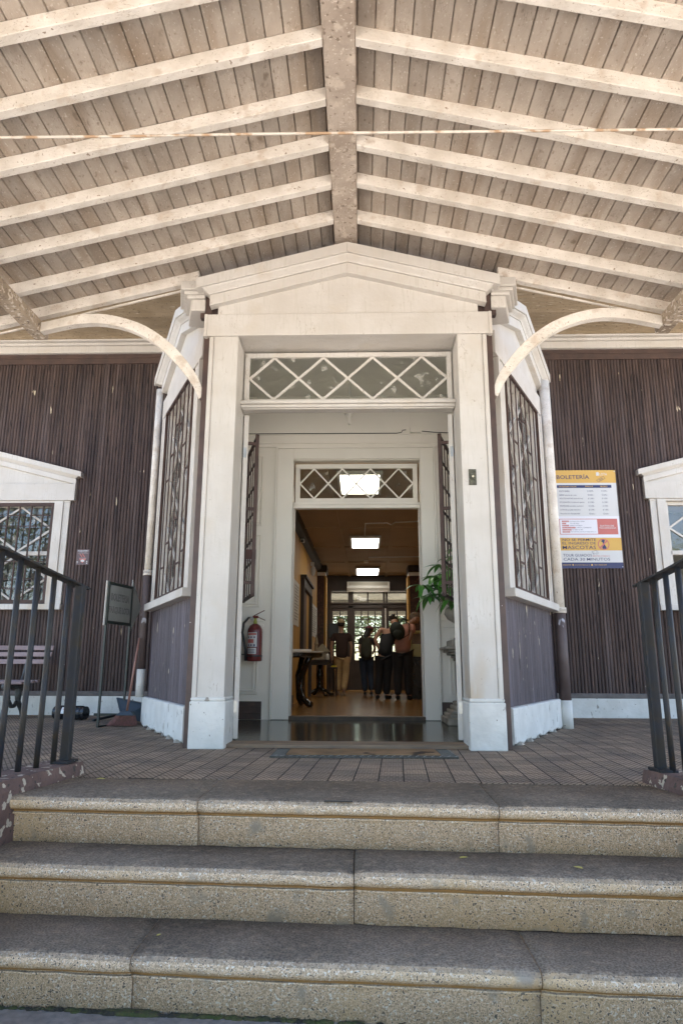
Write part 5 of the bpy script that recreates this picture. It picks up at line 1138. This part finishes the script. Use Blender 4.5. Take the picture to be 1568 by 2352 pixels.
MB().box(1.16, 1.60, 8.7, 9.3, 0, .86).build('cabinet', tableblk, dc, bevel=.006); MB().box(1.165, 1.6, 8.72, 9.28, .865, 1.12).build('yellow_panel', mk('yellowed_acrylic', (.42, .36, .12), (.3, .25, .08), .4, 4), dc)
mb = MB(); mb.box(1.165, 1.6, 8.72, 9.28, 1.36, 1.40); mb.box(1.165, 1.185, 8.72, 8.74, 1.12, 1.36); mb.build('frame', mk('yellow_frame', (.45, .38, .14)), dc)
MB().quad((1.185, 8.73, 1.12), (1.6, 8.73, 1.12), (1.6, 8.73, 1.36), (1.185, 8.73, 1.36)).build('glass_pane', glass, dc)

# ================================================================== PEOPLE
def skin_mesh(name, V, E, mat, parent, sub=2, root=0):
    off = wloc(parent)
    me = bpy.data.meshes.new(name); me.from_pydata([Vector(v[0])-off for v in V], E, []); me.materials.append(mat)
    o = bpy.data.objects.new(name, me); COL.objects.link(o); o.parent = parent
    sk = o.modifiers.new('skin', 'SKIN'); sk.use_smooth_shade = True; sk.branch_smoothing = .4
    if not me.skin_vertices: me.attributes
    sv = me.skin_vertices[0].data
    for i, v in enumerate(V):
        r = v[1]; sv[i].radius = (r, r) if not isinstance(r, tuple) else r; sv[i].use_root = (i == root)
    sb = o.modifiers.new('sub', 'SUBSURF'); sb.levels = sub; sb.render_levels = sub
    return o
def person(label, loc, J, face, colors, k=1., sleeves=True, hair='short', cap=None, skin=None, female=False):
    """J: joints in world space; face: unit vector the head looks along"""
    t = thing('person', loc, label, 'person', None); skin = skin or skinm
    J = {a: Vector(b) for a, b in J.items()}; f = Vector(face).normalized(); sv = J['shR']-J['shL']; sv.normalize()
    V = []; E = []; ix = {}
    def add(n_, p, r, to=None):
        ix[n_] = len(V); V.append((p, r)); 
        if to is not None: E.append((ix[to], ix[n_]))
    add('pel', J['pel'], .115*k); add('sp', (J['pel']+J['ch'])/2, .10*k, 'pel'); add('ch', J['ch'], .12*k, 'sp'); add('nk', J['nk'], .052*k, 'ch')
    hd = J['hd']; upv = (hd-J['nk']).normalized(); ft = (f-upv*f.dot(upv)).normalized()
    add('h0', hd-upv*.05*k+ft*.01, .070*k, 'nk'); add('h1', hd+upv*.03*k, .086*k, 'h0'); add('h2', hd+upv*.085*k-ft*.005, .060*k, 'h1')
    add('nose', hd+ft*.095*k-upv*.01, .012*k, 'h1')
    for S in 'LR':
        sg_ = -1 if S == 'L' else 1
        add('ear'+S, hd+sv*sg_*.088*k, .014*k, 'h1')
        add('sh'+S, J['sh'+S], .052*k, 'ch'); add('um'+S, (J['sh'+S]+J['el'+S])/2, .044*k, 'sh'+S); add('el'+S, J['el'+S], .037*k, 'um'+S)
        add('fm'+S, J['el'+S].lerp(J['ha'+S], .5), .034*k, 'el'+S); wr = J['el'+S].lerp(J['ha'+S], .98); add('wr'+S, wr, .024*k, 'fm'+S)
        d = (J['ha'+S]-J['el'+S]).normalized(); sd2 = d.cross(sv).normalized(); palm = wr+d*.055*k; add('pa'+S, palm, .029*k, 'wr'+S)
        for q, (oy, ln) in enumerate(((-.027, .062), (-.009, .074), (.009, .070), (.027, .055))):
            b0 = palm+sd2*oy*k+d*.03*k; m_ = b0+d*ln*.5*k; e_ = m_+(d*.8-sv*sg_*.5)*ln*.5*k
            add(f'f{q}a{S}', b0, .009*k, 'pa'+S); add(f'f{q}b{S}', m_, .0085*k, f'f{q}a{S}'); add(f'f{q}c{S}', e_, .007*k, f'f{q}b{S}')
        th = palm+sd2*.035*k-d*.01*k; add('t1'+S, th, .011*k, 'pa'+S); add('t2'+S, th+(d+sd2*.6)*.03*k, .009*k, 't1'+S)
        add('hi'+S, J['hi'+S], .082*k, 'pel'); add('tm'+S, (J['hi'+S]+J['kn'+S])/2, .07*k, 'hi'+S); add('kn'+S, J['kn'+S], .052*k, 'tm'+S); add('cf'+S, J['kn'+S].lerp(J['an'+S], .35), .05*k, 'kn'+S); add('an'+S, J['an'+S], .036*k, 'cf'+S); add('to'+S, J['to'+S], .028*k, 'an'+S)
    skin_mesh('body', V, E, skin, t)
    g = .022*k
    # shirt
    V = []; E = []; ix = {}
    add('pel', J['pel']-Vector((0, 0, .13)), .17*k); add('wa', J['pel']+(J['ch']-J['pel'])*.28, .162*k, 'pel'); add('sp', (J['pel']+J['ch'])/2+Vector((0, 0, .03)), (.148 if female else .165)*k, 'wa'); add('ch', J['ch'], .165*k+g*.5, 'sp'); add('nb', J['ch'].lerp(J['nk'], .72), .095*k, 'ch')
    for S in 'LR':
        add('sh'+S, J['sh'+S].lerp(J['ch'], .0 if sleeves else .35), (.056 if sleeves else .035)*k+g*.8, 'ch')
        if sleeves: add('um'+S, J['sh'+S].lerp(J['el'+S], .62), .052*k+g, 'sh'+S)
    skin_mesh('shirt', V, E, colors[0], t)
    V = []; E = []; ix = {}
    add('pel', J['pel']+Vector((0, 0, .07)), .165*k)
    for S in 'LR':
        add('hi'+S, J['hi'+S]-Vector((0, 0, .04)), .122*k, 'pel'); add('tm'+S, (J['hi'+S]+J['kn'+S])/2, .108*k, 'hi'+S); add('kn'+S, J['kn'+S], .088*k, 'tm'+S); add('cf'+S, J['kn'+S].lerp(J['an'+S], .5), .082*k, 'kn'+S); add('an'+S, J['an'+S]-Vector((0, 0, .005)), .068*k, 'cf'+S)
    skin_mesh('trousers', V, E, colors[1], t)
    for S in 'LR':
        a_, b_ = J['an'+S]-Vector((0, 0, .035)), J['to'+S]; q = b_-a_; q.z = 0
        skin_mesh('shoe', [(Vector((a_.x, a_.y, .045))-q*.25, .040*k), (Vector((a_.x, a_.y, .05)), .045*k), (Vector((b_.x, b_.y, .038)), .036*k)], [(0, 1), (1, 2)], colors[2], t)
    rot = Matrix((sv, ft, upv)).transposed()
    hc = hd+upv*.035*k-ft*.012*k
    if cap is not None:
        MB().ell(hc+upv*.02*k, (.096*k, .112*k, .10*k), 18, 12, -.05, rot).build('cap', cap, t, smooth=True)
        mb = MB(); rb = []
        for i in range(9):
            an = math.pi*(i/8); p_ = hc+upv*.018*k; rb.append((p_+rot @ Vector((.08*k*math.cos(an), .08*k*math.sin(an), 0)), p_+rot @ Vector((.078*k*math.cos(an), (.10+.075*math.sin(an))*k, -.02*k))))
        for (a0, a1), (b0, b1) in zip(rb, rb[1:]): mb.quad(a0, a1, b1, b0)
        mb.build('cap_peak', cap, t)
        MB().ell(hc-upv*.01*k-ft*.012*k, (.088*k, .098*k, .085*k), 16, 10, -.75, rot).build('hair', colors[3], t, smooth=True)
    else:
        MB().ell(hc-ft*.01*k, (.098*k, .112*k, .105*k), 18, 12, -.45, rot).build('hair', colors[3], t, smooth=True)
        if hair == 'bun': MB().ell(hc+upv*.10*k-ft*.05*k, (.045*k, .045*k, .04*k), 12, 8).build('hair_bun', colors[3], t, smooth=True)
    if hair == 'long': MB().ell(hd-upv*.09*k-ft*.07*k, (.085*k, .05*k, .14*k), 14, 10, -1, rot).build('long_hair', colors[3], t, smooth=True)
    return t
Y = 10.6
cap_beige = cloth('beige_cap', (.6, .47, .27)); blkcl = cloth('black_cloth', (.012, .012, .014)); blkcl2 = cloth('black_trousers', (.014, .014, .016))
man = dict(pel=(-.335, Y, .93), ch=(-.345, Y, 1.30), nk=(-.35, Y, 1.48), hd=(-.355, Y-.0, 1.62), shL=(-.52, Y, 1.39), shR=(-.165, Y, 1.39), elL=(-.585, Y-.03, 1.12), elR=(-.105, Y, 1.12), haL=(-.575, Y+.02, .86), haR=(-.125, Y+.05, .88),
           hiL=(-.42, Y, .86), hiR=(-.25, Y, .86), knL=(-.425, Y+.08, .48), knR=(-.245, Y+.03, .47), anL=(-.42, Y+.02, .09), anR=(-.28, Y-.22, .13), toL=(-.42, Y+.17, .03), toR=(-.28, Y-.07, .05))
person('man in a dark brown t-shirt, khaki trousers and beige cap walking away through the hall', (-.35, Y, 0), man, (0, 1, 0), (cloth('brown_tshirt', (.05, .026, .02)), cloth('khaki_trousers', (.55, .36, .17)), cloth('tan_shoe', (.25, .18, .12)), hairm), 1.0, cap=cap_beige)
Y = 10.4
kid = dict(pel=(.24, Y, .90), ch=(.27, Y+.06, 1.22), nk=(.29, Y+.10, 1.36), hd=(.315, Y+.13, 1.47), shL=(.13, Y+.05, 1.29), shR=(.40, Y+.05, 1.29), elL=(.085, Y, 1.06), elR=(.45, Y+.1, 1.06), haL=(.13, Y+.12, .88), haR=(.42, Y+.28, 1.0),
           hiL=(.165, Y, .84), hiR=(.32, Y, .84), knL=(.18, Y+.03, .47), knR=(.34, Y+.03, .47), anL=(.21, Y-.02, .09), anR=(.36, Y-.12, .12), toL=(.20, Y+.13, .03), toR=(.36, Y+.03, .04))
person('woman in a faded pink cap and dark jeans before the far glazed doors', (.26, Y, 0), kid, (.5, .8, -.25), (cloth('charcoal_top', (.035, .03, .03)), cloth('dark_jeans', (.018, .03, .055)), blkcl, hairm), .9, cap=cloth('faded_pink_cap', (.28, .10, .12)), hair='long', female=True)
bp = thing('backpack', (.22, 10.2, .85), 'dark olive backpack worn by the woman in the pink cap', 'backpack'); bpm = cloth('olive_pack', (.045, .045, .03))
MB().ell((.245, 10.24, 1.06), (.135, .10, .26), 16, 12).build('bag', bpm, bp, smooth=True); MB().ell((.245, 10.15, .96), (.10, .05, .11), 12, 8).build('pocket', bpm, bp, smooth=True)
MB().tube([(.17, 10.26, 1.28), (.16, 10.38, 1.36), (.16, 10.5, 1.28)], .018, 6).build('strap', bpm, bp)
Y = 8.6
w2 = dict(pel=(.60, Y, .94), ch=(.72, Y+.16, 1.30), nk=(.80, Y+.26, 1.48), hd=(.83, Y+.34, 1.59), shL=(.545, Y+.10, 1.43), shR=(.92, Y+.25, 1.40), elL=(.41, Y+.02, 1.21), elR=(.90, Y+.25, 1.15), haL=(.50, Y-.02, 1.0), haR=(.98, Y+.45, 1.05),
          hiL=(.52, Y, .87), hiR=(.70, Y, .87), knL=(.50, Y+.03, .48), knR=(.66, Y+.02, .48), anL=(.46, Y-.02, .09), anR=(.64, Y-.02, .09), toL=(.44, Y+.13, .03), toR=(.74, Y+.06, .03))
person('woman in a black tank top with dark hair in a bun, leaning forward', (.60, Y, 0), w2, (.7, .6, -.45), (blkcl, blkcl2, blkcl, hairm), 1.04, sleeves=False, hair='bun', female=True)
Y = 8.35
w3 = dict(pel=(.96, Y, 1.02), ch=(1.03, Y+.20, 1.36), nk=(1.17, Y+.30, 1.54), hd=(1.27, Y+.36, 1.63), shL=(.92, Y+.18, 1.47), shR=(1.20, Y+.18, 1.49), elL=(.80, Y+.45, 1.25), elR=(1.14, Y+.0, 1.24), haL=(.90, Y+.6, 1.05), haR=(1.02, Y+.0, 1.06),
          hiL=(.88, Y, .93), hiR=(1.06, Y, .93), knL=(.87, Y+.03, .50), knR=(1.08, Y+.03, .50), anL=(.86, Y-.02, .09), anR=(1.08, Y-.02, .09), toL=(.88, Y+.14, .03), toR=(1.14, Y+.12, .03))
person('person in a dusty pink t-shirt bending forward by the right door edge', (.96, Y, 0), w3, (.8, .5, -.4), (cloth('dusty_pink_tshirt', (.40, .19, .14)), blkcl2, blkcl, cloth('greying_hair', (.14, .10, .07))), 1.1, skin=skind)
bp = thing('backpack', (.86, 8.2, 1.2), 'dark green rucksack on the back of the person in the pink t-shirt', 'backpack'); bpm = cloth('green_pack', (.016, .022, .015))
rot = Matrix.Rotation(-.35, 3, 'Y')
MB().ell((.865, 8.27, 1.37), (.15, .13, .19), 16, 12, -1, rot).build('bag', bpm, bp, smooth=True); MB().ell((.86, 8.15, 1.30), (.10, .05, .09), 12, 8).build('pocket', bpm, bp, smooth=True)
MB().tube([(.90, 8.25, 1.52), (1.0, 8.33, 1.63), (1.09, 8.5, 1.6)], .02, 6).tube([(1.0, 8.33, 1.60), (1.12, 8.33, 1.50), (1.1, 8.3, 1.3), (.97, 8.25, 1.22)], .009, 6).build('strap', bpm, bp)
# clerk behind the right window
Y = 4.35
ck = dict(pel=(4.72, Y, .80), ch=(4.70, Y, 1.35), nk=(4.70, Y, 1.56), hd=(4.70, Y, 1.72), shL=(4.88, Y, 1.50), shR=(4.50, Y, 1.50), elL=(4.98, Y-.02, 1.22), elR=(4.42, Y-.02, 1.22), haL=(4.9, Y-.15, 1.0), haR=(4.5, Y-.15, 1.0),
          hiL=(4.8, Y, .80), hiR=(4.62, Y, .80), knL=(4.8, Y, .45), knR=(4.62, Y, .45), anL=(4.8, Y, .09), anR=(4.62, Y, .09), toL=(4.8, Y-.15, .03), toR=(4.62, Y-.15, .03))
ck = {a: (b[0]-.0, b[1], b[2]) for a, b in ck.items()}
person('person with dark hair and black clothes standing inside the right window', (4.7, Y, 0), ck, (0, -1, 0), (blkcl, blkcl2, blkcl, hairm), 1.0)
ps = thing('window_poster', (5.1, 3.78, 1.55), 'white and blue printed notice propped inside the right window', 'poster')
MB().box(4.72, 5.25, 3.80, 3.81, 1.52, 1.98).build('sheet', paper, ps); mb = MB(); mb.box(4.74, 5.2, 3.795, 3.80, 1.90, 1.955); mb.box(4.74, 5.2, 3.795, 3.80, 1.60, 1.66)
mb.build('blue_print', mk('blue_print', (.05, .17, .36)), ps)
mb = MB()
for k in range(9): mb.box(4.75, 5.1-.03*(k % 3), 3.796, 3.80, 1.69+.022*k, 1.70+.022*k)
mb.build('text_lines', mk('blue_grey_print', (.2, .26, .4)), ps)

# ================================================================== TREES (beyond the doors, and the park behind the camera that the windows mirror)
bark = mk('bark', (.13, .10, .075), (.07, .055, .04), .9, 9, 8, bump=.8, bscale=20); fol = mk('foliage', (.11, .16, .03), (.05, .085, .02), .6, 3, spots=[((.14, .17, .03), 1.3, .55, .1)])
def tree(x, y, h, label, seed, src=None, sc_=1.):
    t = thing('park_tree', (x, y, GZ), label, 'tree', 'trees round the building')
    if src:
        t.scale = (sc_, sc_, sc_); t.rotation_euler = (0, 0, seed*1.3)
        for ch in src.children: c_ = ch.copy(); COL.objects.link(c_); c_.parent = t
        return t
    rg = random.Random(seed); mb = MB(); tips = []
    mb.tube([(x, y, GZ), (x+.1, y, GZ+h*.25), (x, y+.1, GZ+h*.5)], [.28, .22, .16], 10)
    for k in range(9):
        a = rg.uniform(0, 6.3); z0 = GZ+h*rg.uniform(.25, .5); L = h*rg.uniform(.25, .4); e = Vector((x+math.cos(a)*L, y+math.sin(a)*L, z0+L*rg.uniform(.4, 1.2)))
        mb.tube([(x, y, z0), Vector((x, y, z0)).lerp(e, .5)+Vector((0, 0, .2)), e], [.11, .07, .03], 6); tips.append(e)
    mb.build('trunk', bark, t, smooth=True)
    mb = MB()
    for e in tips:
        for c__ in range(7):
            cc_ = e+Vector((rg.gauss(0, h*.10), rg.gauss(0, h*.10), rg.gauss(0, h*.08))); rr_ = h*rg.uniform(.04, .075)
            for q in range(46):
                p = cc_+Vector((rg.gauss(0, rr_), rg.gauss(0, rr_), rg.gauss(0, rr_*.8))); s1 = rg.uniform(.07, .16)
                u_ = Vector((rg.gauss(0, 1), rg.gauss(0, 1), rg.gauss(0, 1))).normalized()*s1; v_ = u_.orthogonal().normalized()*s1*.6
                mb.quad(p-u_, p+v_, p+u_, p-v_)
    mb.build('crown', fol, t); return t
T0 = tree(-6.5, -17, 9, 'broad green tree standing in the park behind the viewer on the left', 1)
tree(5.5, -19, 9, 'tall green tree standing in the park behind the viewer on the right', 2, T0, 1.15)
tree(14, -15, 9, 'outermost green tree in the park behind the viewer on the right', 3, T0, .95)
tree(-15, -15, 9, 'outermost green tree in the park behind the viewer on the left', 5, T0, 1.1)
tree(-2.2, 22, 6, 'sunlit tree behind the far glazed doors, left of the door frame', 4, T0, .62)
tree(3.0, 25, 6, 'sunlit tree behind the far glazed doors, right of the door frame', 6, T0, .7)
# garden pavilion seen through the far doors
gv = thing('garden_pavilion', (0, 17.5, GZ), 'pale garden pavilion with columns beyond the far glazed doors', 'pavilion')
pav = mk('pavilion_white', (.68, .66, .6), None, .6)
for x in (-2.4, -.9, .9, 2.6): MB().box(x-.08, x+.08, 17.4, 17.56, GZ, 2.5).build('column', pav, gv)
MB().box(-3, 3.2, 15.2, 17.7, 2.86, 2.95).build('veranda_ceiling', pav, gv); MB().box(-3, 3.2, 17.3, 17.7, 2.35, 2.85).build('beam', pav, gv); MB().box(-3, 3.2, 17.44, 17.5, .75, .82).build('handrail', pav, gv)
for k in range(26): MB().box(-3+k*.24, -2.94+k*.24, 17.45, 17.49, -.1, .75).build('baluster', pav, gv)
MB().box(-3, 3.2, 17.3, 17.7, GZ, -.1).build('plinth', pav, gv)
